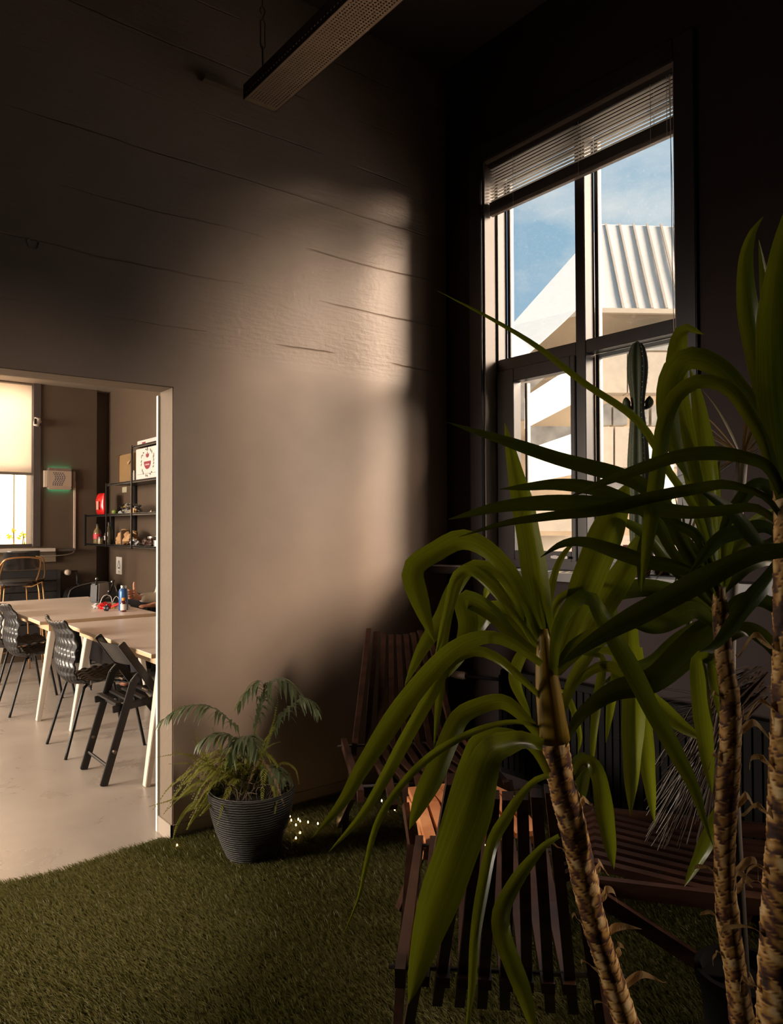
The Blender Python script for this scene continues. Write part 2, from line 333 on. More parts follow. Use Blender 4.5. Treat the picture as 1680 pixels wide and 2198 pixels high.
# opening sash lower left
ys = pxY(1102, 900, FX0-.012); zs1 = onx(1237, 790.5, FX0-.012).z
sash = MB().bb(FX0-.012, FX0+.05, ys, YL, FB, zt0-.004).bb(FX0-.012, FX0+.05, YM1+.001, YM1+.03, FB, zt0-.004).bb(FX0-.012, FX0+.05, YM1+.0305, ys-.0005, zs1, zt0-.004).bb(FX0-.012, FX0+.05, YM1+.0305, ys-.0005, FB, FB+.05).build('sash', DARKF, w1, bevel=.003)
MB().bb(FX0-.03, FX0-.012, YM1+.11, YM1+.14, FB+.012, FB+.03).bb(FX0-.045, FX0-.03, YM1+.03, YM1+.14, FB+.015, FB+.028).build('handle', mat('steel', (.5, .5, .5), .3, 1), sash, bevel=.002)
# grey outer beads (left return of each light)
gb = MB()
for (a, b, z0, z1) in ((OY0+.035, YM0, zt1, OZ1-.06), (OY0+.035, YM0, FB, zt0), (YM1, YL, zt1, OZ1-.06)):
    gb.bb(FX1, FX1+.03, b-.022, b, z0, z1).bb(FX1, FX1+.03, a, a+.022, z0, z1).bb(FX1, FX1+.03, a+.022, b-.022, z0, z0+.02).bb(FX1, FX1+.03, a+.022, b-.022, z1-.02, z1)
gb.bb(FX1+.002, FX1+.03, YM1+.03, YM1+.045, FB+.05, zs1).bb(FX1+.002, FX1+.03, ys-.015, ys, FB+.05, zs1)
gb.build('glazing_bead', GREYF, w1)
GL = glass('window_glass', (.97, .98, .98), .1, .10)
for (a, b, z0, z1) in ((OY0+.035, YM0, zt1, OZ1-.06), (OY0+.035, YM0, FB, zt0), (YM1, YL, zt1, OZ1-.06), (YM1+.03, ys, FB+.05, zs1)):
    MB().bb(FX1+.005, FX1+.011, a, b, z0, z1).build('pane', GL, sash if z0 == FB+.05 else w1)
# sill ledge running on to the corner
struct('trim_window_sill', MB().bb(2.885, XW, .6, YW, 1.15, 1.19).bb(XW, FX0, OY0, OY1, 1.15, 1.19), mat('dark_sill', (.05, .04, .045), .35), bevel=.004)

struct('window_7', MB().bb(FX0, FX1, WY0, WY1, OZ0, OZ0+.05).bb(FX0, FX1, (WY0+WY1)/2-.03, (WY0+WY1)/2+.03, OZ0, WH).bb(FX0, FX1, WY0, WY0+.04, OZ0, WH).bb(FX0, FX1, WY1-.04, WY1, OZ0, WH), DARKF)  # unseen window added to bring light onto the turf and left wall

# ------------------------------------------------------------------ back room shell
BWX0, BWX1 = .25, 1.99      # window that shows in the opening
BZ0, BZ1 = 1.215, 2.955
wb = MB()
def wall_with_holes(mb, y0, y1, x0, x1, holes, top):
    xs = x0
    for (a, b, z0, z1) in sorted(holes):
        mb.bb(xs, a, y0, y1, 0, top); mb.bb(a, b, y0, y1, 0, z0); mb.bb(a, b, y0, y1, z1, top); xs = b
    mb.bb(xs, x1, y0, y1, 0, top)
wall_with_holes(wb, BY, BY+.3, -4.6, 2.656, [(BWX0, BWX1, BZ0, BZ1), (-2.1, -.25, BZ0, BZ1), (-4.3, -2.5, BZ0, BZ1)], BCH+.05)
wb.bb(2.656, 3.2, BY+.15, BY+.3, 0, BCH+.05)
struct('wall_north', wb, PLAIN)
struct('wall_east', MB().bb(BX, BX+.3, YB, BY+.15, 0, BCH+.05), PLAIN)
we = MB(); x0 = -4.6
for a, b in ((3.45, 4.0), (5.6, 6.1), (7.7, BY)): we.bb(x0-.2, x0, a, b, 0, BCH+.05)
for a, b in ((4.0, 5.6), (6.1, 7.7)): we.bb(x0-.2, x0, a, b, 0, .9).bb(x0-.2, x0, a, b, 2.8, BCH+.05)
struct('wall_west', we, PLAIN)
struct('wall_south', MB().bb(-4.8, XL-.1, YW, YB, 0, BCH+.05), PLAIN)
struct('ceiling_back_room', MB().bb(-4.8, BX+.3, YB, BY+.3, BCH, BCH+.1), mat('back_ceiling', (.30, .24, .19), .7))
# window 2: dark frame post, meeting rail, panes, upper roller blind
f2 = MB().bb(BWX1-.0, BWX1+.075, BY-.02, BY+.06, BZ0, BZ1+.04).bb(BWX0-.06, BWX0, BY-.02, BY+.06, BZ0, BZ1+.04).bb(BWX0, BWX1, BY+.04, BY+.09, BZ0, BZ0+.03).bb(BWX0, BWX1, BY+.1, BY+.14, 2.03, 2.07)
w2 = struct('window_2', f2, mat('brown_window_post', (.07, .055, .05), .45), bevel=.003)
MB().bb(BWX0, BWX1, BY+.115, BY+.12, BZ0, BZ1).build('pane', glass('back_window_glass', (1, 1, 1), .1), w2)
for i, (a, b) in enumerate([(-2.1, -.25), (-4.3, -2.5)]):
    o = struct('window_%d' % (i+3), MB().bb(a, b, BY+.1, BY+.14, 2.03, 2.07).bb(a, a+.05, BY+.1, BY+.14, BZ0, BZ1).bb(b-.05, b, BY+.1, BY+.14, BZ0, BZ1), MATS['brown_window_post'])
for i, (a, b) in enumerate([(4.0, 5.6), (6.1, 7.7)]):  # unseen west windows, added to let more light into the back room
    struct('window_%d' % (i+5), MB().bb(-4.75, -4.7, a, b, 1.8, 1.85).bb(-4.75, -4.7, a, a+.05, .9, 2.8).bb(-4.75, -4.7, b-.05, b, .9, 2.8), MATS['brown_window_post'])
struct('trim_back_window_sill', MB().bb(BWX0-.3, 2.18, BY-.17, BY+.04, 1.165, 1.2), mat('pale_sill_board', (.55, .47, .40), .35), bevel=.003)
struct('trim_back_sill_extension', MB().bb(2.18, 2.38, BY-.15, BY, 1.165, 1.195), mat('dark_sill_end', (.07, .055, .045), .5))

# ------------------------------------------------------------------ outside
def trans(name, col, tr=.5):
    m = mat(name, col, .8); nt = m.node_tree; b = nt.nodes['Principled BSDF']; o = nt.nodes['Material Output']; N = nt.nodes.new; L = nt.links.new
    t = N('ShaderNodeBsdfTranslucent'); t.inputs[0].default_value = (*col, 1); ms = N('ShaderNodeMixShader'); ms.inputs[0].default_value = tr
    L(b.outputs[0], ms.inputs[1]); L(t.outputs[0], ms.inputs[2]); L(ms.outputs[0], o.inputs[0]); return m

# facade beyond the back-room window
fac = thing('neighbouring_facade', (0, 12.5, 0), 'cream panelled building facade seen through the back room window', 'building')
MB().bb(-9, 9, 0, .3, -3, 5.5).build('wall', mat('cream_cladding', (.80, .70, .56), .7, var=.08, vscale=2), fac)
for k in range(22):
    MB().bb(-8.6+k*.8, -8.56+k*.8, -.03, 0, -3, 5.5).build('seam', mat('cream_seam', (.60, .50, .38), .7), fac)
MB().bb(-9, 9, -.04, 0, 2.35, 2.45).build('ledge', MATS['cream_seam'], fac)
MB().bb(-9, 9, -.03, 0, .86, .88).build('ledge', MATS['cream_seam'], fac)
bush = thing('flowering_bush', (0, 9.6, .0), 'yellow flowering bush just outside the back window', 'bush')
st = MB(); 
fl = []
for k in range(16):
    bx = random.uniform(.3, 2.3); p0 = Vector((bx, 9.6, -.6)); tip = Vector((bx+random.uniform(-.15, .15), 9.6+random.uniform(-.1, .1), 1.28+random.uniform(0, .2)))
    st.tube(spline([p0, p0.lerp(tip, .5)+Vector((random.uniform(-.05, .05), 0, 0)), tip], 6), .005, 5)
    for j in range(5):
        fl.append((tip - Vector((random.uniform(-.07, .07), random.uniform(-.03, .03), random.uniform(0, .2)))))
st.build('stems', mat('bush_stem', (.3, .25, .08), .7), bush, world=True)
for q in fl[:80]:
    mb = MB()
    for a in range(5):
        th = a*2*PI/5+random.random(); d = Vector((math.cos(th), .3, math.sin(th))); s = Vector((-math.sin(th), 0, math.cos(th)))
        mb.add([q, q+d*.018+s*.01, q+d*.034, q+d*.018-s*.01], [(0, 1, 2, 3)])
    mb.build('flower', trans('yellow_petal', (.95, .72, .03)), bush, world=True)

# white building across the street, in its own frame turned towards the window
BR = RT.copy(); BR.z = 0; BR.normalize(); BF = FW.copy(); BF.z = 0; BF.normalize()
bld = thing('white_building', (at(1300, 1129, 16).x, at(1300, 1129, 16).y, 0), 'white building with a standing seam roof and stepped parapets across the street', 'building')
WHT = mat('white_standing_seam_metal', (.80, .79, .77), .6, var=.03); ROOF = mat('roof_panel_metal', (.50, .48, .46), .6, var=.03); TAN_SHADE = mat('shaded_tan_render', (.52, .40, .27), .8, var=.12, vscale=1.2, bump=.2, bscale=20)  # shade on the building's viewer-facing walls is put into the tan
PEA = mat('pale_cladding_panel', (.46, .39, .31), .7, var=.06); GRY = mat('grey_window_band', (.38, .36, .33), .35, var=.3, vscale=3)
def slab(px, z, dz, m, name, parent=bld):
    # polygon traced at its own distance, given real depth away from the viewer
    return MB().prism([at(x, y, zz) for (x, y), zz in zip(px, z if isinstance(z, (list, tuple)) else [z]*len(px))], BF*dz).build(name, m, parent, world=True)
slab([(1040, 830), (1540, 700), (1540, 1300), (1040, 1300)], 17, 4, TAN_SHADE, 'wall')
slab([(1290, 481), (1560, 490), (1560, 668), (1262, 664)], [20, 20, 16, 16], .4, ROOF, 'roof')
slab([(1290, 481), (1262, 664), (1237, 665), (1140, 752), (1040, 860), (1040, 765), (1095, 700)], [20, 16, 16, 15, 13.5, 16, 16.5], .4, WHT, 'roof')
slab([(1140, 752), (1237, 665), (1262, 664), (1560, 668), (1560, 760), (1100, 850)], [17.3, 16.35, 16.3, 16.3, 16.6, 16.9], 2, TAN_SHADE, 'wall')
for k in range(7):
    a = (1300+k*29.5, 482); b = (1338+k*31-38*0.0, 664)
    MB().bar(at(a[0], a[1], 19.95), at(b[0], b[1], 15.95), .05, .07).build('roof_seam', mat('roof_seam_metal', (.42, .36, .30), .6), bld, world=True)
MB().bar(at(1262, 667, 15.9), at(1560, 671, 15.9), .12, .1).build('eave', mat('roof_eave', (.45, .38, .29), .6), bld, world=True)
for k in range(12):   # stairwell parapets stepping down to the left
    pass
slab([(1134, 847), (1196, 807), (1260, 780), (1260, 850), (1134, 915)], [13.6, 14.4, 15, 15, 13.6], .4, WHT, 'parapet')
slab([(1139, 962), (1260, 920), (1260, 1012), (1139, 1036)], [13.6, 15, 15, 13.6], .4, WHT, 'parapet')
slab([(1130, 1100), (1260, 1085), (1260, 1140), (1130, 1140)], 15, .5, PEA, 'parapet')
slab([(1134, 915), (1260, 915), (1260, 955), (1134, 962)], 16.6, .3, GRY, 'window')
slab([(1100, 830), (1180, 800), (1130, 845), (1130, 900), (1100, 900)], 16.4, .3, GRY, 'window')
slab([(1285, 756), (1345, 756), (1345, 843), (1285, 843)], 15.5, .4, PEA, 'panel')
slab([(1348, 756), (1480, 756), (1480, 843), (1348, 843)], 15.5, .4, PEA, 'panel')
slab([(1285, 728), (1540, 690), (1540, 752), (1285, 752)], 16, .4, GRY, 'window')
for a, b in ((1285, 1312), (1316, 1346), (1360, 1392), (1398, 1425)):
    slab([(a, 872), (b, 862), (b, 912), (a, 914)], 16.0, .3, GRY, 'window')
slab([(1285, 916), (1316, 916), (1316, 1003), (1285, 1003)], 15.5, .4, PEA, 'panel')
slab([(1320, 916), (1480, 916), (1480, 1003), (1320, 1003)], 15.5, .4, PEA, 'panel')
slab([(1285, 1015), (1480, 1015), (1480, 1050), (1285, 1050)], 16, .4, GRY, 'window')
slab([(1100, 1150), (1480, 1150), (1480, 1240), (1100, 1240)], 15.5, .4, PEA, 'panel')
street = struct('trim_street', MB().bb(XW+.6, 45, -12, 45, -3.2, -3), mat('pale_paving', (.5, .47, .43), .9))

# ================================================================== TURF
turf_edge = [onz(x, y, 0) for x, y in ((-200, 1935), (0, 1903), (120, 1878), (200, 1853), (290, 1822), (330, 1806), (352, 1799))]
def edgeY(X):
    pts = [(p.x, p.y) for p in turf_edge]
    if X <= pts[0][0]: return pts[0][1]
    for (a, b), (c, d) in zip(pts, pts[1:]):
        if a <= X <= c: return b+(d-b)*(X-a)/(c-a)
    return 3.295
tb = MB(); xs = np.linspace(-1.6, XW-.01, 90); prev = None
vs = []; 
for x in xs:
    y1 = edgeY(x) if x < DX else YW-.012
    vs += [(x, -.6, .001), (x, y1, .001), (x, -.6, .008), (x, y1, .008)]
fs = []
for i in range(len(xs)-1):
    a = i*4; b = a+4; fs += [(a+2, b+2, b+3, a+3), (a, a+1, b+1, b), (a+1, a+3, b+3, b+1), (a, b, b+2, a+2)]
tb.add(vs, fs)
GRS = mat('turf_backing', (.045, .05, .015), .9)
single('turf_carpet', tb, GRS, 'green artificial turf carpet covering the floor of the dark corner', 'carpet')
def turf_blades():
    n = 330000
    # more blades near the viewer, none behind furniture pots
    X = rng.uniform(-.9, XW-.02, n*2); Y = rng.uniform(.4, 3.32, n*2)
    P = np.stack([X, Y, np.zeros_like(X)], 1); f = np.array(FW); r = np.array(RT); rel = P-np.array(EYE)
    z = rel@f; u = rel@r; vdn = rel@np.array(UP)
    px = 840+CF*u/z; py = 1099-CF*vdn/z
    ey = np.array([edgeY(x) if x < DX else YW-.015 for x in X])
    keep = (z > .3) & (px > -60) & (px < 1740) & (py < 2300) & (Y < ey)
    P = P[keep][:n]; n = len(P); 
    h = rng.uniform(.012, .027, n); th = rng.uniform(0, 2*PI, n); ln = rng.uniform(.3, 1.3, n)*h; wd = rng.uniform(.0011, .0022, n)
    dirn = rng.normal(0, .55, n)+2.6          # pile leans mostly one way
    d = np.stack([np.cos(dirn), np.sin(dirn), np.zeros(n)], 1); s = np.stack([np.cos(th), np.sin(th), np.zeros(n)], 1)
    up = np.array([0, 0, 1.])
    b0 = P+up*.006-s*wd[:, None]; b1 = P+up*.006+s*wd[:, None]
    mid = P+up*(.006+h*.6)[:, None]+d*(ln*.35)[:, None]; m0 = mid-s*(wd*.8)[:, None]; m1 = mid+s*(wd*.8)[:, None]
    t = P+up*(.006+h)[:, None]+d*ln[:, None]
    V = np.stack([b0, b1, m1, m0, t], 1).reshape(-1, 3)
    me = bpy.data.meshes.new('turf_pile'); me.vertices.add(5*n); me.vertices.foreach_set('co', V.astype(np.float32).ravel())
    base = np.arange(n)*5
    loops = np.concatenate([np.stack([base, base+1, base+2, base+3], 1), np.stack([base+3, base+2, base+4], 1)], 1).ravel()
    me.loops.add(7*n); me.loops.foreach_set('vertex_index', loops.astype(np.int32))
    me.polygons.add(2*n); st = np.stack([np.arange(n)*7, np.arange(n)*7+4], 1).ravel(); me.polygons.foreach_set('loop_start', st.astype(np.int32))
    me.update(calc_edges=True); me.validate()
    m = trans('turf_blade', (.14, .14, .03), .35)
    nt = m.node_tree; b = nt.nodes['Principled BSDF']; b.inputs['Roughness'].default_value = .45
    for nd in nt.nodes:
        if nd.type == 'TEX_NOISE': nd.inputs['Scale'].default_value = 60
        if nd.type == 'VALTORGB': nd.color_ramp.elements[0].color = (.105, .10, .022, 1); nd.color_ramp.elements[1].color = (.29, .25, .10, 1)
    me.materials.append(m); o = bpy.data.objects.new('turf_pile', me); COL.objects.link(o)
    tag(o, 'short green and straw coloured pile of the artificial turf carpet', 'grass', kind='stuff')
turf_blades()

# ================================================================== PERFORATED TRAY hanging from the ceiling
def perforated():
    m = mat('perforated_metal', (.36, .27, .19), .4, .3); nt = m.node_tree; b = nt.nodes['Principled BSDF']; o = nt.nodes['Material Output']; N = nt.nodes.new; L = nt.links.new
    tc = N('ShaderNodeTexCoord'); sp = N('ShaderNodeSeparateXYZ'); L(tc.outputs['Object'], sp.inputs[0]); ds = []
    for k in (0, 1):
        d = N('ShaderNodeMath'); d.operation = 'DIVIDE'; L(sp.outputs[k], d.inputs[0]); d.inputs[1].default_value = (.0145, .0145)[k]
        f = N('ShaderNodeMath'); f.operation = 'FRACT'; L(d.outputs[0], f.inputs[0]); s = N('ShaderNodeMath'); s.operation = 'SUBTRACT'; L(f.outputs[0], s.inputs[0]); s.inputs[1].default_value = .5
        q = N('ShaderNodeMath'); q.operation = 'MULTIPLY'; L(s.outputs[0], q.inputs[0]); L(s.outputs[0], q.inputs[1]); ds.append(q)
    a = N('ShaderNodeMath'); L(ds[0].outputs[0], a.inputs[0]); L(ds[1].outputs[0], a.inputs[1])
    c = N('ShaderNodeMath'); c.operation = 'LESS_THAN'; L(a.outputs[0], c.inputs[0]); c.inputs[1].default_value = .07
    # plain border at both edges
    e = N('ShaderNodeMath'); e.operation = 'ABSOLUTE'; L(sp.outputs[0], e.inputs[0]); e2 = N('ShaderNodeMath'); e2.operation = 'LESS_THAN'; L(e.outputs[0], e2.inputs[0]); e2.inputs[1].default_value = .069
    e3 = N('ShaderNodeMath'); e3.operation = 'LESS_THAN'; L(sp.outputs[1], e3.inputs[0]); e3.inputs[1].default_value = -.035
    g = N('ShaderNodeMath'); g.operation = 'MULTIPLY'; L(c.outputs[0], g.inputs[0]); L(e2.outputs[0], g.inputs[1]); g2 = N('ShaderNodeMath'); g2.operation = 'MULTIPLY'; L(g.outputs[0], g2.inputs[0]); L(e3.outputs[0], g2.inputs[1])
    t = N('ShaderNodeBsdfTransparent'); ms = N('ShaderNodeMixShader'); L(g2.outputs[0], ms.inputs[0]); L(b.outputs[0], ms.inputs[1]); L(t.outputs[0], ms.inputs[2]); L(ms.outputs[0], o.inputs[0])
    return m
TY = 3.12; tl = ony(523, 217, TY); tr = ony(589, 238, TY); TXc = (tl.x+tr.x)/2; TW = tr.x-tl.x; TZ = (tl.z+tr.z)/2
tray = thing('perforated_tray', (TXc, TY, TZ), 'long perforated metal tray hanging below the ceiling at a right angle to the long wall', 'cable tray')
PM = perforated(); DK = mat('dark_tray_side', (.05, .04, .035), .5, .4)
MB().bb(-TW/2, TW/2, -3.4, 0, 0, .002).build('bottom_plate', PM, tray)
MB().bb(-TW/2-.003, -TW/2, -3.4, 0, 0, .07).build('side_plate', DK, tray); MB().bb(TW/2, TW/2+.003, -3.4, 0, 0, .07).build('side_plate', DK, tray)
MB().bb(-TW/2, TW/2, -.003, 0, 0, .07).build('end_plate', MATS['perforated_metal'], tray)
MB().bb(-TW/2+.002, TW/2-.002, -3.4, -.004, .072, .075).build('top_plate', DK, tray)
dots = MB()
for k in range(100): dots.box((-TW/2-.0035, -.03-k*.0233, .022), (.001, .006, .005))
dots.build('slot_row', mat('pale_slot', (.45, .38, .30), .5), tray)
# hanger: rod, turnbuckle, hook
hg = thing('turnbuckle_hanger', (TXc-TW/2, TY-.18, TZ+.07), 'thin steel rod and turnbuckle holding the end of the perforated tray', 'hanger')
RODM = mat('hanger_steel', (.20, .16, .12), .3, .8)
z1 = CH-TZ-.07
MB().tube([(0, 0, .34), (0, 0, z1)], .0018, 6).build('rod', RODM, hg)
MB().tube([(0, 0, 0), (0, 0, .09)], .004, 6).build('threaded_rod', RODM, hg)
MB().tube([(-.011, 0, .09), (-.011, 0, .20), (0, 0, .215), (.011, 0, .20), (.011, 0, .09), (0, 0, .075), (-.011, 0, .09)], .003, 6).build('turnbuckle', RODM, hg)
MB().tube([(.012*math.sin(t), 0, .25+.018*math.cos(t)) for t in np.linspace(-2.6, 2.6, 12)] + [(0, 0, .215)], .003, 6).tube([(0, 0, .268), (0, 0, .34)], .003, 6).build('eye_hook', RODM, hg)
hg2 = dup(hg, (TXc-TW/2, TY-1.1, TZ+.07), 0, 'thin steel rod farther along the perforated tray, nearer the viewer')
# shadow of the tray end, put on the wall as a thin dark bar
b0 = ony(436, 163, YW-.02); b1 = ony(500, 196, YW-.02)
single('tray_end_shadow', MB().bar((b0.x, YW-.02, (b0.z+b1.z)/2), (b1.x+.05, YW-.02, (b0.z+b1.z)/2), .035, .02), mat('tray_shadow_tone', (.22, .17, .12), .5), 'dark bar on the wall standing for the shadow of the tray end', 'shadow')

# ================================================================== VENETIAN BLIND
bl = thing('venetian_blind', (3.075, (OY0+OY1)/2, 3.16), 'raised aluminium venetian blind bunched in the top of the tall window', 'blind')
by0, by1 = OY0+.02, OY1-.02; yc = (OY0+OY1)/2
zb = onx(1250, 377, 3.075).z; zs0 = onx(1250, 345, 3.075).z; ztp = onx(1250, 262, 3.075).z
MB().bb(3.055, 3.10, by0, by1, ztp+.005, OZ1-.014).build('head_rail', mat('blind_rail', (.07, .06, .06), .4), bl, world=True)
SLM = trans('slat_enamel', (.72, .68, .62), .25)
nsl = 11
for k in range(nsl):
    z = zs0+.012+(ztp-zs0)*(k/nsl); mb = MB()
    pts = [Vector((3.077+.0125*math.cos(.14)*t, 0, z+.0125*math.sin(.14)*t+.002*(1-t*t))) for t in (-1, -.5, 0, .5, 1)]
    vs = []
    for y in (by0, by1): vs += [p+Vector((0, y, 0)) for p in pts]+[p+Vector((0, y, -.0006)) for p in pts]
    fs = [(i, i+1, i+11, i+10) for i in range(4)]+[(i+5, i+15, i+16, i+6) for i in range(4)]+[(0, 10, 15, 5), (4, 9, 19, 14)]
    mb.add(vs, fs).build('slat', SLM, bl, world=True, smooth=True)
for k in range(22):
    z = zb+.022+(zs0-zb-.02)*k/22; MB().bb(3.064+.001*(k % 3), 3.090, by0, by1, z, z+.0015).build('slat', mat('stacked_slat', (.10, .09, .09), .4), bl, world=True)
MB().bb(3.062, 3.092, by0, by1, zb, zb+.018).build('bottom_rail', mat('blind_bottom_rail', (.30, .25, .22), .35), bl, world=True, bevel=.003)
CRD = mat('blind_cord', (.75, .72, .68), .6)
for xx, yy in ((1430, 240), (1395, 250), (1240, 300), (1100, 370)):
    y = onx(xx, yy, 3.06).y; mb = MB()
    for dx in (3.062, 3.090): mb.tube([(dx, y, zb), (dx, y, ztp+.01)], .0012, 5)
    for k in range(nsl): 
        z = zs0+.012+(ztp-zs0)*(k/nsl); mb.tube([(3.062, y, z-.006), (3.09, y, z+.006)], .0008, 4)
    mb.build('ladder_cord', CRD, bl, world=True)
yq = onx(1440, 400, 3.055).y; cz = onx(1452, 730, 3.055).z
MB().tube([(3.055, yq, ztp), (3.053, yq-.002, 2.6), (3.055, yq-.006, cz)], .0017, 5).tube([(3.055, yq+.006, ztp), (3.057, yq-.012, 2.6), (3.055, yq-.02, cz+.02)], .0012, 5).build('pull_cord', CRD, bl, world=True)
MB().lathe([(.002, 0), (.006, .005), (.005, .03), (.002, .04)], (3.055, yq-.006, cz-.04), 10).build('cord_tassel', CRD, bl, world=True)

# ================================================================== RADIATOR under the window, valve
rd = thing('panel_radiator', (2.96, 2.1, 0), 'black panel radiator under the tall window sill', 'radiator')
BLK = mat('black_radiator', (.005, .0045, .0045), .75, spec=.12)
body = MB().bb(2.93, 2.985, 1.0, 2.78, .12, .66)
body.build('body', BLK, rd, world=True, bevel=.004)
gv = MB()
for k in range(44): gv.bb(2.922, 2.93, 1.04+k*.04, 1.062+k*.04, .15, .63)
gv.build('fin', BLK, rd, world=True)
vk = onx(985, 1449, 2.94)
ax = Vector((-.35, 1, 0)).normalized()
MB().lathe([(.001, -.045), (.018, -.043), (.022, -.03), (.022, .02), (.017, .03), (.017, .045), (.001, .046)], vk, 20, ax).build('valve', mat('valve_ivory', (.55, .44, .36), .4), rd, world=True, smooth='auto')
MB().tube([vk, (2.95, vk.y-.06, vk.z), (2.96, 2.78, .6)], .009, 8).tube([vk-ax*.04, (vk.x+.02, vk.y+.0, vk.z-.1), (vk.x+.02, vk.y+.0, .009)], .009, 8).build('pipe', BLK, rd, world=True)

# ================================================================== BOOKLETS on the sill
PAP = [mat('paper_a', (.62, .62, .64), .5), mat('paper_b', (.70, .60, .42), .5), mat('paper_c', (.45, .5, .5), .5), mat('paper_d', (.65, .63, .6), .5)]
INK = mat('printed_ink', (.12, .13, .16), .5)
def booklet(x, y, z, rz, w_, l_, m, label, th=.004):
    t = thing('magazine', (x, y, z), label, 'magazine', rz, 'printed papers on the window sill')
    MB().bb(-w_/2, w_/2, -l_/2, l_/2, 0, th).build('cover', m, t)
    mb = MB()
    for k in range(4): mb.bb(-w_*.35, w_*(.1+.08*k % .3), -l_*.35+k*l_*.18, -l_*.30+k*l_*.18+.01, th, th+.0006)
    mb.build('print', INK, t)
p = onz(965, 1216, 1.19); booklet(2.975, 3.17, 1.19, .25, .15, .21, PAP[0], 'grey magazine lying at the corner end of the window sill', .006)
booklet(2.985, 2.93, 1.19, -.2, .15, .21, PAP[3], 'pale leaflet on the sill right of the corner magazine', .003)
booklet(3.01, 2.60, 1.19, .15, .17, .24, PAP[2], 'open printed map on the sill below the opening sash', .002)
booklet(2.985, 2.33, 1.19, .5, .16, .2, PAP[1], 'yellowish leaflet on the sill near the window mullion', .002)
booklet(2.97, 2.12, 1.19, -.1, .14, .2, PAP[0], 'pale leaflet on the sill left of the cactus pot', .002)

# ================================================================== CACTUS
cz0 = 1.19; cb = onx(1372, 1210, 3.02); cx, cy = 3.02, cb.y
ca = thing('potted_cactus', (cx, cy, cz0), 'tall dark columnar cactus in a dark red pot on the window sill', 'cactus')
MB().lathe([(.045, 0), (.066, .115), (.072, .115), (.072, .14), (.062, .14), (.058, .12), (.001, .12)], (0, 0, 0), 28).build('pot', mat('dark_red_pot', (.09, .012, .02), .35), ca, smooth='auto')
CACT = mat('cactus_skin', (.045, .055, .025), .6, var=.3)
def column(mb, base, prof, lean=(0, 0), ribs=6, n=36):
    vs = []; 
    for r, z in prof:
        for k in range(n):
            th = 2*PI*k/n; rr = r*(1-.26*(.5-.5*math.cos(ribs*th)))
            vs.append(Vector((base[0]+lean[0]*z+rr*math.cos(th), base[1]+lean[1]*z+rr*math.sin(th), base[2]+z)))
    m_ = len(prof); fs = [(i*n+k, i*n+(k+1) % n, (i+1)*n+(k+1) % n, (i+1)*n+k) for i in range(m_-1) for k in range(n)]+[tuple(range(n-1, -1, -1)), tuple(range((m_-1)*n, m_*n))]
    mb.add(vs, fs); return mb
def hh(y): return onx(1370, y, 3.02).z-cz0
def rr(px, y): return px*3.45/CF
prof = [(rr(a, 0), hh(y)) for y, a in ((1192, 17), (1145, 20), (1100, 20), (1040, 21), (1000, 23), (960, 21), (920, 18), (890, 14), (870, 13.5), (845, 16), (815, 20), (790, 22), (765, 20), (745, 15), (736, 9), (732, 2))]
pf = [(Vector((a, b, 0))) for a, b in prof]; pf = [(p.x, p.y) for p in spline(pf, 44)]
lx, ly = -RT.x*0, 0
column(MB(), (0, 0, 0), pf).build('stem', CACT, ca, smooth=True)
sp = MB()
for (r, z) in pf[2:]:
    for k in range(6):
        th = 2*PI*k/6; c = Vector((r*math.cos(th), r*math.sin(th), z))
        for j in range(3):
            a = th+random.uniform(-.6, .6); d = Vector((math.cos(a), math.sin(a), random.uniform(-.4, .6)))*.007
            sp.add([c+Vector((0, 0, .0006)), c-Vector((0, 0, .0006)), c+d], [(0, 1, 2)])
sp.build('spine', mat('spine_straw', (.75, .68, .5), .5), ca)
rx = Vector((RT.x, RT.y, 0)).normalized()
for sg, w_, l_ in ((-1, .012, .055), (1, .014, .06)):
    mb = MB(); b = rx*sg*.02+Vector((0, 0, hh(878)))
    pts = spline([b, b+rx*sg*.022+Vector((0, 0, .01)), b+rx*sg*.032+Vector((0, 0, .03)), b+rx*sg*.034+Vector((0, 0, l_))], 10)
    mb.tube(pts, [.006, .007, .009, .012, w_+.003, w_+.006, w_+.006, w_+.003, .011, .003], 10); mb.build('arm', CACT, ca, smooth=True)

# ================================================================== PALM AND FERN POT
pc = Vector((1.545, 2.925, 0))
pp = thing('potted_palm', pc, 'ribbed grey pot with a small palm and fern beside the opening', 'potted plant')
def ribbed():
    m = mat('ribbed_grey_pot', (.085, .08, .076), .55, spec=.3); nt = m.node_tree; b = nt.nodes['Principled BSDF']; N = nt.nodes.new; L = nt.links.new
    tc = N('ShaderNodeTexCoord'); n = N('ShaderNodeTexNoise'); n.inputs['Scale'].default_value = 5; L(tc.outputs['Object'], n.inputs[0])
    wv = N('ShaderNodeTexWave'); wv.bands_direction = 'Z'; wv.inputs['Scale'].default_value = 30; wv.inputs['Distortion'].default_value = 1.6; wv.inputs['Detail'].default_value = 2; wv.inputs['Detail Scale'].default_value = 1.2
    L(tc.outputs['Object'], wv.inputs[0]); bp = N('ShaderNodeBump'); bp.inputs['Strength'].default_value = 1; bp.inputs['Distance'].default_value = .012; L(wv.outputs[0], bp.inputs['Height']); L(bp.outputs[0], b.inputs['Normal'])
    return m
pprof = [(.088, 0), (.102, .012), (.128, .07), (.155, .14), (.174, .21), (.183, .27), (.186, .298), (.176, .305), (.168, .30), (.163, .26), (.001, .255)]
MB().lathe(pprof, n=64).build('pot', ribbed(), pp, smooth='auto')
soil = MB(); n = 20
soil.lathe([(.16, .256), (.15, .268), (.08, .28), (.001, .285)], n=24).build('soil', mat('dark_soil', (.02, .014, .01), .95, bump=.8, bscale=60), pp)
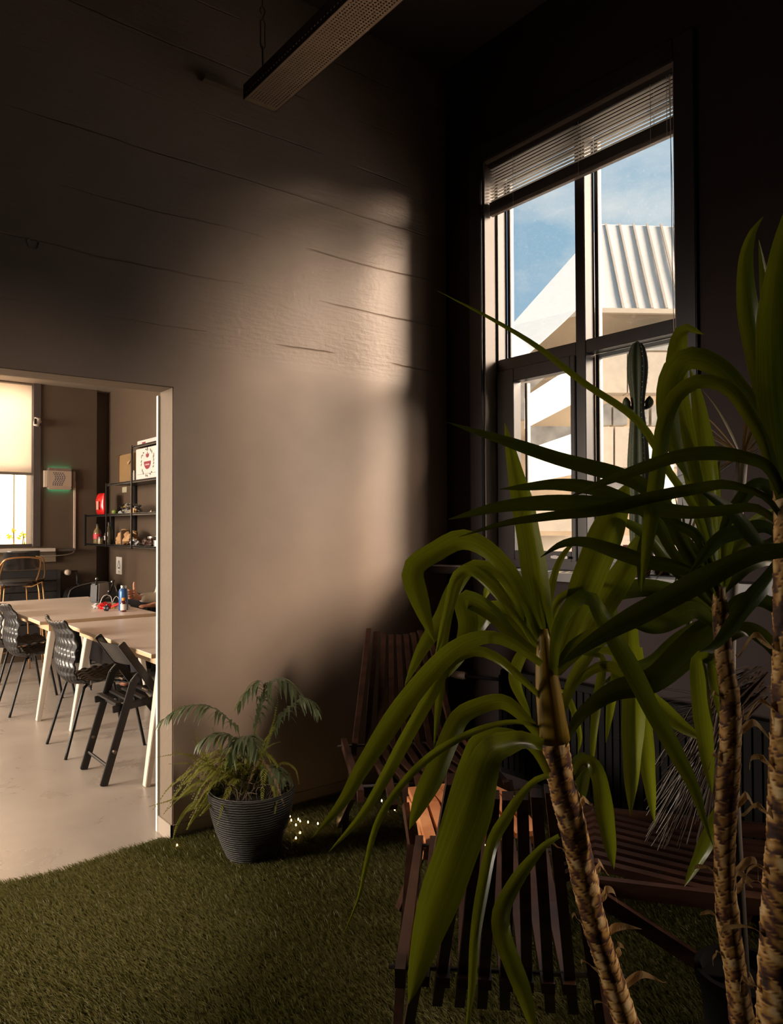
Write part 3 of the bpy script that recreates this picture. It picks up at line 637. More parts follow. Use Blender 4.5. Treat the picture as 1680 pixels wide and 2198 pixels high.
PALM = leafmat('palm_leaf', (.10, .125, .07), (.18, .24, .06), .35, .35); FERN = leafmat('fern_leaf', (.22, .22, .04), (.42, .44, .05), .5, .45)
DEADF = leafmat('dead_fern', (.16, .10, .05), (.22, .14, .05), .7, .3)
def W(x, y, dz=0): return at(x, y, 3.26+dz)-pc
def leaflet(mb, p, d, droop, L_, w_, n=5):
    # narrow blade from p in direction d bending down
    d = Vector(d).normalized(); s = d.cross(Vector((0, 0, 1))); s = s.normalized() if s.length > .1 else Vector((1, 0, 0)); vs = []; uv = []; q = Vector(p)
    for i in range(n+1):
        t = i/n; ww = w_*(.35+1.3*t-.0 if t < .35 else (1-t)*1.25)*.5; ww = max(ww, .0003)
        vs += [q-s*ww+Vector((0, 0, .15*ww)), q, q+s*ww+Vector((0, 0, .15*ww))]; uv += [(0, t), (.5, t), (1, t)]
        dd = (d+Vector((0, 0, -droop*t*1.6))).normalized(); q = q+dd*L_/n
    fs = []
    for i in range(n): a = i*3; fs += [(a, a+1, a+4, a+3), (a+1, a+2, a+5, a+4)]
    mb.add(vs, fs, uv)
def frond(name, pts, L_, w_, npair, m, parent, start=.3, droop=1.0, prof=None, spread=.9, rad=.0022, jit=.15, name2=None):
    c = spline(pts, 40); mb = MB(); mb.tube(c, [rad*(1-.75*i/39) for i in range(40)], 5)
    for k in range(npair):
        t = start+(1-start)*(k+.5)/npair; i = min(38, int(t*39)); p = c[i]; tg = (c[i+1]-c[i]).normalized()
        sd = tg.cross(Vector((0, 0, 1))); sd = sd.normalized() if sd.length > .15 else Vector((1, 0, 0))
        u = (k+.5)/npair; sc = prof(u) if prof else math.sin(PI*(.12+.8*u))**.7
        for sg in (-1, 1):
            d = sd*sg*spread+tg*(.55+.5*u)+Vector((0, 0, .05))+Vector([random.uniform(-jit, jit) for _ in range(3)])
            leaflet(mb, p, d, droop, L_*sc*random.uniform(.85, 1.1), w_*(.7+.3*sc), 5 if L_ > .04 else 3)
    return mb.build(name, m, parent)
# palm fronds
soilp = lambda x, y: W(x, y, 0)
for pts, L_ in (
    ([W(512, 1690), W(516, 1590, -.03), W(492, 1545, -.08), W(455, 1519, -.12), W(413, 1514, -.15), W(374, 1527, -.17), W(338, 1555, -.18)], .10),
    ([W(532, 1690), W(547, 1560), W(568, 1483, .02), W(590, 1458, 0), W(615, 1462, -.03), W(640, 1490, -.06), W(655, 1505, -.07)], .12),
    ([W(536, 1690), W(549, 1560), W(566, 1490, 0), W(560, 1462, .02), W(545, 1468, .0), W(522, 1495, -.03), W(508, 1520, -.05)], .09),
    ([W(545, 1690), W(590, 1560, .05), W(622, 1516, .02), W(650, 1501, 0), W(672, 1510, -.02), W(684, 1535, -.03)], .10),
    ([W(526, 1690), W(520, 1620, -.06), W(504, 1586, -.10), W(478, 1576, -.13), W(448, 1580, -.15), W(424, 1598, -.16)], .10),
    ([W(526, 1690), W(522, 1600, -.08), W(530, 1580, -.12), W(545, 1588, -.15), W(555, 1618, -.17)], .11),
    ([W(548, 1690), W(570, 1648, -.05), W(592, 1650, -.1), W(612, 1672, -.14)], .09),
    ([W(530, 1690), W(528, 1640, -.05), W(520, 1600, -.09), W(500, 1600, -.14), W(490, 1640, -.16)], .09)):
    frond('palm_frond', pts, L_*1.15, .021, 17, PALM, pp, start=.42, droop=1.5, spread=.75)
fprof = lambda u: max(.12, (1-u)**.8)*min(1, .4+3*u)
FL = [([(505, 1700), (450, 1640), (395, 1618), (322, 1628)], -.1), ([(500, 1700), (440, 1650), (400, 1620), (372, 1612)], -.05), ([(500, 1705), (430, 1690), (380, 1712), (318, 1732)], -.16),
    ([(495, 1705), (420, 1720), (385, 1760), (370, 1803)], -.15), ([(500, 1705), (440, 1722), (415, 1755), (400, 1782)], -.18), ([(510, 1708), (480, 1708), (450, 1728), (428, 1752)], -.2),
    ([(505, 1700), (460, 1650), (430, 1610), (417, 1562)], -.02), ([(500, 1700), (455, 1660), (420, 1600), (412, 1590)], .05), ([(545, 1690), (560, 1620), (580, 1600), (602, 1592)], 0),
    ([(560, 1695), (582, 1672), (592, 1700), (590, 1748)], -.2), ([(560, 1690), (600, 1640), (632, 1648), (643, 1688)], .0), ([(545, 1690), (575, 1590), (592, 1530), (596, 1476)], .05),
    ([(540, 1690), (565, 1600), (590, 1560), (600, 1530)], .06), ([(500, 1705), (460, 1690), (420, 1680), (352, 1745)], -.13), ([(500, 1700), (440, 1680), (400, 1665), (352, 1700)], -.08),
    ([(505, 1700), (450, 1670), (410, 1640), (360, 1640)], -.03), ([(500, 1705), (450, 1700), (420, 1730), (395, 1745)], -.17), ([(510, 1700), (490, 1640), (470, 1600), (455, 1560)], .03),
    ([(530, 1690), (540, 1610), (550, 1560), (535, 1535)], .06), ([(545, 1700), (545, 1660), (520, 1640), (480, 1650)], -.12), ([(500, 1700), (470, 1660), (450, 1640), (440, 1600)], -.07)]
for px, dz in FL:
    frond('fern_frond', [W(x, y, dz*i/(len(px)-1)) for i, (x, y) in enumerate(px)], .044, .014, 34, FERN, pp, start=.12, droop=.5, prof=fprof, rad=.0012, jit=.08)
for k in range(40):
    a = random.uniform(PI*.75, PI*1.55) if k < 28 else random.uniform(0, 2*PI); r = random.uniform(.18, .36); b = Vector((random.uniform(-.08, .06), random.uniform(-.06, .06), .27))
    if k < 28: dd = -rx*math.cos(a-PI*1.1)*r + Vector((-BF.x, -BF.y, 0))*r*math.sin(a*2)*.3
    else: dd = Vector((math.cos(a), math.sin(a), 0))*r*.6
    if b.y+dd.y > .3: dd.y = .05
    z = random.uniform(-.02, .2)
    frond('fern_frond', [b, b+dd*.4+Vector((0, 0, .10+z*.5)), b+dd*.8+Vector((0, 0, .05+z*.5)), b+dd*1.1+Vector((0, 0, -.06+z*.4))], .042, .013, 30, FERN if k % 4 else DEADF, pp, start=.12, droop=.5, prof=fprof, rad=.0012, jit=.1)
tw = MB()
for k in range(70):
    b = Vector((random.uniform(-.12, .12), random.uniform(-.12, .12), .272)); e = b+Vector((random.uniform(-.1, .12), random.uniform(-.1, .08), random.uniform(.02, .12)))
    tw.tube(spline([b, (b+e)/2+Vector((random.uniform(-.03, .03), random.uniform(-.03, .03), .03)), e], 6), .0011, 4)
tag(tw.build('dead_stem_tangle', mat('dead_stem', (.12, .08, .05), .8), pp), kind='stuff')

# ================================================================== STRING LIGHTS
sl = thing('string_lights', onz(700, 1760, 0), 'string of tiny warm lights lying on the turf against the wall', 'string lights')
BUL = mat('lit_bulb', (1, .7, .35), .5, emit=(1, .62, .25), estr=16); WIR = mat('thin_light_wire', (.03, .025, .02), .5)
bp_ = [(602, 1784, .02), (612, 1776, .03), (622, 1752, .05), (625, 1761, .03), (640, 1759, .05), (644, 1763, .03), (635, 1771, .04), (644, 1788, .02), (635, 1799, .03), (661, 1765, .04), (682, 1768, .04), (705, 1762, .04), (730, 1768, .04), (769, 1762, .04), (847, 1738, .05), (819, 1719, .09), (904, 1765, .05), (905, 1797, .03), (918, 1803, .02), (1005, 1850, .03), (380, 1815, .02), (1040, 1815, .04)]
ws = []
for x, y, h in bp_:
    p = onz(x, y, h); p.y = min(p.y, YW-.03); ws.append(p)
    MB().lathe([(.001, -.004), (.0032, -.002), (.0036, .001), (.002, .005), (.0006, .007)], p, 8).build('bulb', BUL, sl, world=True)
order = sorted(ws[:20], key=lambda p: p.x)
MB().tube([p for q in order for p in (q+Vector((0, 0, -.006)), q+Vector((.015, .01, -.018)))], .0009, 4).build('wire', WIR, sl, world=True)

# ================================================================== STICK CHAIRS (slatted, interlocking)
REDW = wood('red_brown_slat_wood', (.03, .011, .007), (.065, .026, .014), (6, 6, 30), .4)
ORW = wood('orange_slat_wood', (.55, .20, .08), (.80, .36, .16), (6, 6, 30), .38)
def stick_chair(loc, rz, label, m, sc=1.0, nb=9, wt=.29, wb=.50):
    t = thing('slatted_chair', loc, label, 'chair', rz, None)
    wt, wbm = wt*sc, wb*sc
    th = .024*sc
    for k in range(nb):
        u = -1+2*k/(nb-1); arc = .035*(1-u*u)
        top = Vector((u*wt/2, -.50*sc, (.86-arc*.9+.02)*sc)); low = Vector((u*wbm/2, -.27*sc, .27*sc))
        if abs(u) > .99:
            low = Vector((u*(wbm/2+.05*sc), -.17*sc, 0)); mid = top.lerp(low, .5)
            MB().path([top, mid, low], th, .038*sc, (1, 0, 0)).build('leg', m, t)
        else:
            mid = top.lerp(low, .5)+Vector((0, -.03*sc, -.01))
            MB().path([top, mid, low], th, .032*sc, (1, 0, 0)).build('back_slat', m, t)
    ns = nb-1
    for k in range(ns):
        u = -1+2*(k+.5)/nb; x = u*wbm/2
        rear = Vector((x, -.36*sc, .365*sc)); fr = Vector((x, .30*sc, .42*sc)); lip = Vector((x, .42*sc, .36*sc))
        MB().path([rear, Vector((x, 0, .375*sc)), fr, lip], .030*sc, .024*sc, (1, 0, 0)).build('seat_slat', m, t)
    for s in (-1, 1):
        x = s*(wbm/2+.028*sc)
        MB().path([Vector((x, -.37*sc, .375*sc)), Vector((x, .36*sc, .385*sc))], .024*sc, .045*sc, (1, 0, 0)).build('side_rail', m, t)
        MB().path([Vector((x+s*.027*sc, .32*sc, .38*sc)), Vector((x+s*.027*sc, -.36*sc, 0))], .022*sc, .04*sc, (1, 0, 0)).build('leg', m, t)
    MB().tube([(-wbm/2-.06*sc, -.315*sc, .37*sc), (wbm/2+.06*sc, -.315*sc, .375*sc)], .006, 8).tube([(-wbm/2-.04*sc, .30*sc, .40*sc), (wbm/2+.04*sc, .30*sc, .40*sc)], .006, 8).build('rod', mat('steel_rod', (.2, .2, .2), .4, .9), t)
    return t
def ang(v): return math.atan2(v.y, v.x)-PI/2
# nearest chair, seen from behind
pA = at(1066, 1129, 2.10); pA.z = 0
cA = stick_chair(pA, ang(BF)-.10, 'dark slatted folding chair in front, seen from behind under the yucca leaves', REDW, 1.0, 9, .235, .43)
pB = at(893, 1129, 3.28); pB.z = 0
cB = stick_chair(pB, ang(-BF)+.15, 'red brown slatted chair against the corner with its tall back to the wall', REDW, 1.03)
pD = at(1480, 1129, 2.38); pD.z = 0
cD = stick_chair(pD, ang(-BR)-.25, 'dark slatted chair turned sideways behind the right-hand yucca trunks', REDW, 1.0)
# slatted footstool; window light on it is put into the wood colour
fs_ = thing('slatted_footstool', onz(1000, 1129+1.42*1614/2.66, 0), 'orange wooden slatted footstool between the two dark slatted chairs', 'footstool', ang(-BF)+.28)
for k in range(8):
    x = -.165+k*.047; zz_ = .045
    MB().path([(x*.8, -.20, .385+zz_), (x, -.01, .395+zz_), (x*1.12, .17, .33+zz_)], .038, .022, (1, 0, 0)).build('slat', ORW, fs_)
for s in (-1, 1):
    MB().path([(s*.15, -.18, .395), (s*.17, 0, .405), (s*.2, .16, .345)], .022, .04, (1, 0, 0)).build('rail', ORW, fs_)
    MB().path([(s*.175, -.15, .40), (s*.19, .14, 0)], .022, .034, (1, 0, 0)).build('leg', REDW, fs_); MB().path([(s*.2, .12, .35), (s*.2, -.17, 0)], .02, .034, (1, 0, 0)).build('leg', REDW, fs_)

# ================================================================== YUCCAS
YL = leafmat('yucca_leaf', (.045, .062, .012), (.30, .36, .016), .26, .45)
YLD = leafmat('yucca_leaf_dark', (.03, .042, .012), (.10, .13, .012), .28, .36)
def strap(mb, path, zs, wpx, fold=.22, roll=0.0, base=.42, peak=.42, n=30):
    # strap leaf: path in photo directions at given distances (m); keel cross-section, real thickness by two skins
    k = len(path); zz = [zs[0]+(zs[1]-zs[0])*i/(k-1) for i in range(k)] if len(zs) == 2 else zs
    c = spline([at(x, y, z) for (x, y), z in zip(path, zz)], n)
    zm = sum(zz)/len(zz); w_ = wpx*zm/CF
    vs = []; uv = []; prevs = None
    for i, p in enumerate(c):
        t = i/(n-1); tg = (c[min(i+1, n-1)]-c[max(i-1, 0)]).normalized()
        view = (EYE-p).normalized(); s = tg.cross(view); s = s.normalized() if s.length > .05 else (prevs or RT)
        if prevs is not None: s = (s*.5+prevs*.5); s = (s-tg*s.dot(tg)).normalized()
        prevs = s
        ph = roll*math.sin(PI*t)+.25*math.sin(5*t+wpx); s2 = (s*math.cos(ph)+view*math.sin(ph)).normalized(); nn = tg.cross(s2).normalized()
        if nn.dot(view) > 0: nn = -nn
        if t < peak: f = base+(1-base)*math.sin(PI/2*(t/peak))**1.3
        else: u = (t-peak)/(1-peak); f = (1-u**2.3)**.9
        hw = max(.0004, w_*f*.5); und = 1+.03*math.sin(23*t+wpx)
        for q, (a, b) in enumerate(((-1, 0), (-.5, .55), (0, 1), (.5, .55), (1, 0))):
            vs.append(p+s2*hw*a*und+nn*hw*fold*2*b); uv.append((q/4, t))
    fs = []
    for i in range(n-1):
        a = i*5; b = a+5
        for q in range(4): fs.append((a+q, a+q+1, b+q+1, b+q))
    mb.add(vs, fs, uv)
def barkmat():
    m = mat('yucca_bark', (.30, .17, .05), .7); nt = m.node_tree; b = nt.nodes['Principled BSDF']; N = nt.nodes.new; L = nt.links.new
    at_ = N('ShaderNodeAttribute'); at_.attribute_name = 'scar'; n = N('ShaderNodeTexNoise'); n.inputs['Scale'].default_value = 60; n.inputs['Detail'].default_value = 6
    tc = N('ShaderNodeTexCoord'); L(tc.outputs['Object'], n.inputs[0])
    r = N('ShaderNodeValToRGB'); e = r.color_ramp.elements; e[0].position = 0; e[0].color = (.035, .012, .008, 1); e[1].position = 1; e[1].color = (.80, .60, .33, 1)
    q = e.new(.3); q.color = (.12, .04, .016, 1); q = e.new(.6); q.color = (.50, .27, .06, 1)
    ad = N('ShaderNodeMath'); ad.operation = 'MULTIPLY_ADD'; L(n.outputs[0], ad.inputs[0]); ad.inputs[1].default_value = .5
    L(at_.outputs['Fac'], ad.inputs[2]); su = N('ShaderNodeMath'); su.operation = 'SUBTRACT'; L(ad.outputs[0], su.inputs[0]); su.inputs[1].default_value = .25
    L(su.outputs[0], r.inputs[0]); L(r.outputs[0], b.inputs['Base Color'])
    bp = N('ShaderNodeBump'); bp.inputs['Strength'].default_value = .6; bp.inputs['Distance'].default_value = .004; L(n.outputs[0], bp.inputs['Height']); L(bp.outputs[0], b.inputs['Normal'])
    return m
BARK = barkmat(); HUSK = trans('dry_husk', (.55, .38, .18), .4); STEM = leafmat('yucca_crown_stem', (.42, .27, .03), (.35, .25, .02), .4, .15)
def trunk(name, path, zs, rpx, parent, green_from=None):
    k = len(path); zz = [zs[0]+(zs[1]-zs[0])*i/(k-1) for i in range(k)]
    c0 = [at(x, y, z) for (x, y), z in zip(path, zz)]; L_ = sum((a-b).length for a, b in zip(c0, c0[1:])); n = int(L_/.0028)
    c = spline(c0, n); vs = []; sc = []; m_ = 28; a0 = None; seed = random.random()*50
    for i, p in enumerate(c):
        t = i/(n-1); f = t*(k-1); j = min(k-2, int(f)); r = (rpx[j]+(rpx[j+1]-rpx[j])*(f-j))*(zz[0]+(zz[-1]-zz[0])*t)/CF
        tg = (c[min(i+1, n-1)]-c[max(i-1, 0)]).normalized(); a = tg.orthogonal() if a0 is None else a0-tg*a0.dot(tg); a.normalize(); a0 = a; b = tg.cross(a)
        for q in range(m_):
            th = 2*PI*q/m_; d = a*math.cos(th)+b*math.sin(th)
            s = i*.0028/.023 + .38*math.sin(th+seed+i*.012)+ .25*math.sin(2*th+seed*2+i*.02) + .75*noise.noise(Vector((math.cos(th)*1.5, math.sin(th)*1.5, i*.02+seed)))
            fr = s-math.floor(s); g = (1-fr)**1.6
            lip = 1 if fr > .86 else 0
            rad = r*(.97+.05*fr**2+.08*noise.noise(p*38)+(.05*lip*max(0, noise.noise(p*25)+.15)))
            vs.append(p+d*rad); rn = random.random
            sc.append(min(1, max(0, .22+.42*(1-abs(fr-.55)*1.5) + (.35 if fr > .9 else 0) - (.30 if fr < .12 else 0)+.95*noise.noise(Vector((math.cos(th)*1.3, math.sin(th)*1.3, math.floor(s)*3.1+seed))))))
    fs = [(i*m_+q, i*m_+(q+1) % m_, (i+1)*m_+(q+1) % m_, (i+1)*m_+q) for i in range(n-1) for q in range(m_)]+[tuple(range(m_-1, -1, -1)), tuple(range((n-1)*m_, n*m_))]
    mb = MB().add(vs, fs); o = mb.build(name, BARK, parent, world=True, smooth=True)
    at2 = o.data.attributes.new('scar', 'FLOAT', 'POINT'); at2.data.foreach_set('value', sc)
    return c
def husks(c, rpx, z, parent, spots):
    for t, ang_, ln in spots:
        p = c[min(len(c)-2, int(t*len(c)))]; r = rpx*z/CF; d = (RT*math.cos(ang_)-FW*.4*abs(math.sin(ang_))+UP*.1).normalized(); tg = (c[min(len(c)-1, int(t*len(c))+3)]-p).normalized()
        q = p+d*r*.9; pts = spline([q-tg*.01, q+d*.012, q+d*(ln*.55)+tg*random.uniform(-.006, .012), q+d*ln+tg*random.uniform(-.03, .012), q+d*(ln*1.08)+tg*random.uniform(-.03, -.005)], 14)
        mb = MB(); vs = []; s0 = tg.cross(d).normalized()
        for i, x in enumerate(pts):
            w_ = .0095*(1-i/13)**.8+.0006; tw = (s0*math.cos(i*.16)+tg*math.sin(i*.16)).normalized(); vs += [x-tw*w_, x+tg*.0015, x+tw*w_]
        fs = []
        for i in range(13): a = i*3; fs += [(a, a+1, a+4, a+3), (a+1, a+2, a+5, a+4)]
        mb.add(vs, fs).build('dry_husk', HUSK, parent, world=True)
POTM = mat('charcoal_planter', (.01, .009, .009), .9, spec=.1)
def planter(loc, label, r=.10, h=.30):
    t = thing('potted_yucca', loc, label, 'yucca', group=None)
    MB().lathe([(r*.72, 0), (r*.75, .01), (r*.98, h-.03), (r, h-.03), (r, h), (r*.92, h), (r*.9, h-.03), (.001, h-.035)], n=36).build('pot', POTM, t, smooth='auto')
    MB().lathe([(r*.88, h-.034), (r*.7, h-.02), (.001, h-.015)], n=24).build('soil', MATS['dark_soil'], t)
    return t
def leaves(parent, lst, m, name='leaf', **kw):
    for e in lst:
        mb = MB(); kk = dict(kw); mm = m
        if len(e) > 3: kk.update(e[3])
        if 'm' in kk: mm = kk.pop('m')
        strap(mb, e[0], e[1], e[2], **kk); mb.build(name, mm, parent, world=True, smooth=True)

# --- middle yucca
g1 = at(1405, 2240, 1.52); y1 = planter((g1.x, g1.y, 0), 'yucca with the leaning trunk in the middle foreground, leaves over the slatted chair', .10, .27)
p1 = [(1405, 2420), (1365, 2250), (1345, 2198), (1310, 2090), (1275, 1980), (1250, 1870), (1228, 1770), (1205, 1680), (1190, 1590), (1178, 1500), (1172, 1430)]
c1 = trunk('trunk', p1, (1.52, 1.42), [31, 30, 29, 25, 26, 27, 29, 30, 29, 26, 22], y1)
MB().tube(spline([at(1190, 1590, 1.422), at(1180, 1510, 1.42), at(1172, 1440, 1.42), at(1168, 1385, 1.42), at(1166, 1350, 1.42)], 12), [.029, .0285, .027, .026, .025, .024, .022, .02, .018, .015, .012, .008], 18).build('crown_stem', STEM, y1, world=True, smooth=True)
husks(c1, 27, 1.45, y1, [(.12, PI, .05), (.2, .1, .03), (.33, 0, .075), (.36, PI, .03), (.45, .2, .06), (.47, PI, .02), (.62, PI, .03), (.58, .1, .025), (.72, 0, .025), (.28, PI, .03), (.52, 0, .03), (.40, 0.2, .02)])
Z = 1.42
leaves(y1, [
 ([(1175, 1400), (1152, 1260), (1125, 1100), (1105, 1010), (1083, 908)], (Z, Z+.02), 56, dict(fold=.3, base=.5, peak=.3)),
 ([(1190, 1430), (1236, 1310), (1280, 1195), (1320, 1100), (1348, 1035)], (Z, Z+.12), 74, dict(base=.25, peak=.6)),
 ([(1196, 1445), (1245, 1385), (1300, 1290), (1360, 1195), (1410, 1125), (1445, 1050)], (Z, Z+.16), 54, dict(base=.3)),
 ([(1164, 1378), (1127, 1286), (1083, 1215), (1035, 1172), (988, 1158), (936, 1183), (886, 1222), (902, 1293), (932, 1378)], (Z, Z-.1), 46, dict(peak=.72, base=.5)),
 ([(1157, 1390), (1107, 1324), (1050, 1255), (1008, 1223), (978, 1238), (962, 1300), (945, 1370), (930, 1420)], (Z, Z-.06), 22, dict(fold=.35)),
 ([(1146, 1400), (1100, 1365), (1060, 1320), (1020, 1293), (994, 1290), (1005, 1340), (988, 1400), (962, 1453)], (Z-.01, Z+.06), 44, dict(peak=.6)),
 ([(1160, 1400), (1125, 1352), (1098, 1320), (1060, 1308), (1035, 1330), (1010, 1375), (992, 1420)], (Z+.02, Z+.12), 40),
 ([(1163, 1426), (1104, 1385), (1050, 1367), (989, 1385), (927, 1439), (854, 1530), (776, 1650), (735, 1722), (671, 1797)], (Z-.02, Z-.2), 44, dict(peak=.5, base=.35)),
 ([(1165, 1500), (1104, 1443), (1066, 1412), (1016, 1397), (960, 1425), (925, 1490), (880, 1570), (820, 1680), (775, 1752), (706, 1828)], (Z-.01, Z-.1), 30, dict(fold=.4, base=.4, peak=.5)),
 ([(1164, 1562), (1104, 1549), (1027, 1566), (950, 1605), (896, 1647), (846, 1705), (807, 1774), (784, 1863), (769, 1929), (736, 2008)], (Z, Z-.18), 17, dict(fold=.4, peak=.4)),
 ([(1168, 1590), (1116, 1532), (1077, 1506), (1027, 1516), (987, 1539), (962, 1590), (935, 1655), (905, 1715), (878, 1780)], (Z, Z-.05), 46, dict(peak=.72)),
 ([(1176, 1660), (1150, 1612), (1112, 1583), (1066, 1577), (1027, 1590), (1008, 1630), (985, 1700), (950, 1800), (928, 1880)], (Z, Z-.02), 38, dict(peak=.55)),
 ([(1168, 1600), (1125, 1588), (1090, 1596), (1058, 1608), (1035, 1650), (1010, 1740), (968, 1860), (927, 1975), (896, 2083), (877, 2155)], (Z-.02, Z-.24), 92, dict(peak=.55, base=.3)),
 ([(1180, 1664), (1150, 1674), (1116, 1709), (1089, 1751), (1058, 1805), (1039, 1890), (1020, 2006), (1012, 2121), (998, 2230)], (Z-.02, Z-.16), 27, dict(fold=.3)),
 ([(1200, 1794), (1166, 1817), (1124, 1867), (1097, 1909), (1076, 1955), (1077, 2006), (1100, 2070), (1124, 2133), (1155, 2240)], (Z-.02, Z-.2), 40, dict(base=.25, peak=.6)),
 ([(1191, 1445), (1225, 1400), (1262, 1372), (1300, 1358), (1345, 1350)], (Z-.01, Z+.02), 38, dict(base=.4)),
 ([(1203, 1538), (1228, 1465), (1262, 1405), (1296, 1375), (1330, 1360)], (Z, Z+.1), 27),
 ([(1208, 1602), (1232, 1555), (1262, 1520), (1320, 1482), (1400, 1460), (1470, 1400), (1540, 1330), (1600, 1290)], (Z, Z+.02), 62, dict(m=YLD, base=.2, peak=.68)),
 ([(1187, 1450), (1193, 1365), (1212, 1318), (1241, 1284), (1270, 1286), (1290, 1322), (1320, 1375), (1357, 1440), (1400, 1525), (1450, 1615), (1489, 1692), (1512, 1765), (1530, 1815)], (Z-.02, Z-.22), 40, dict(base=.5, peak=.5)),
 ([(1177, 1410), (1192, 1300), (1226, 1270), (1271, 1255), (1308, 1256)], (Z, Z+.1), 17, dict(fold=.4)),
 ([(1350, 1350), (1352, 1400), (1361, 1470), (1357, 1580), (1354, 1690), (1353, 1752)], (Z+.1, Z+.12), 52, dict(base=.7, peak=.3)),
 ([(1366, 1390), (1376, 1500), (1386, 1620), (1396, 1700), (1404, 1768)], (Z+.12, Z+.12), 38, dict(base=.6)),
 ([(1230, 1470), (1290, 1430), (1350, 1450), (1388, 1493), (1420, 1520), (1458, 1555), (1517, 1593)], (Z+.03, Z+.06), 34, dict(peak=.65)),
 ([(1214, 1700), (1238, 1652), (1262, 1632), (1284, 1665), (1300, 1760), (1317, 1866)], (Z+.02, Z+.02), 38, dict(peak=.6)),
 ([(1212, 1690), (1236, 1640), (1256, 1632), (1250, 1680), (1238, 1760)], (Z+.03, Z+.08), 30, dict(m=YLD)),
 ([(1240, 1400), (1290, 1410), (1290, 1450), (1280, 1510), (1272, 1600), (1271, 1660)], (Z+.04, Z+.04), 20),
 ([(1250, 1400), (1318, 1400), (1322, 1450), (1311, 1510), (1300, 1595)], (Z+.06, Z+.1), 22),
 ([(1195, 1480), (1215, 1490), (1232, 1530), (1244, 1581), (1240, 1618)], (Z+.05, Z+.1), 14),
 ([(1150, 1380), (1090, 1250), (1020, 1215), (975, 1262), (945, 1330), (905, 1395), (868, 1472)], (Z+.04, Z+.1), 34, dict(peak=.65)),
 ([(1150, 1390), (1060, 1250), (1000, 1225), (968, 1290), (948, 1390), (945, 1470), (931, 1604)], (Z+.02, Z-.02), 24, dict(peak=.6)),
 ([(1178, 1390), (1177, 1300), (1195, 1217), (1225, 1171), (1255, 1160)], (Z, Z+.05), 16),
 ([(1150, 1390), (1120, 1320), (1085, 1270), (1050, 1262), (1038, 1290)], (Z+.06, Z+.18), 32),
 ([(1165, 1420), (1130, 1395), (1105, 1440), (1110, 1480), (1140, 1540)], (Z+.03, Z+.1), 26),
], YL)

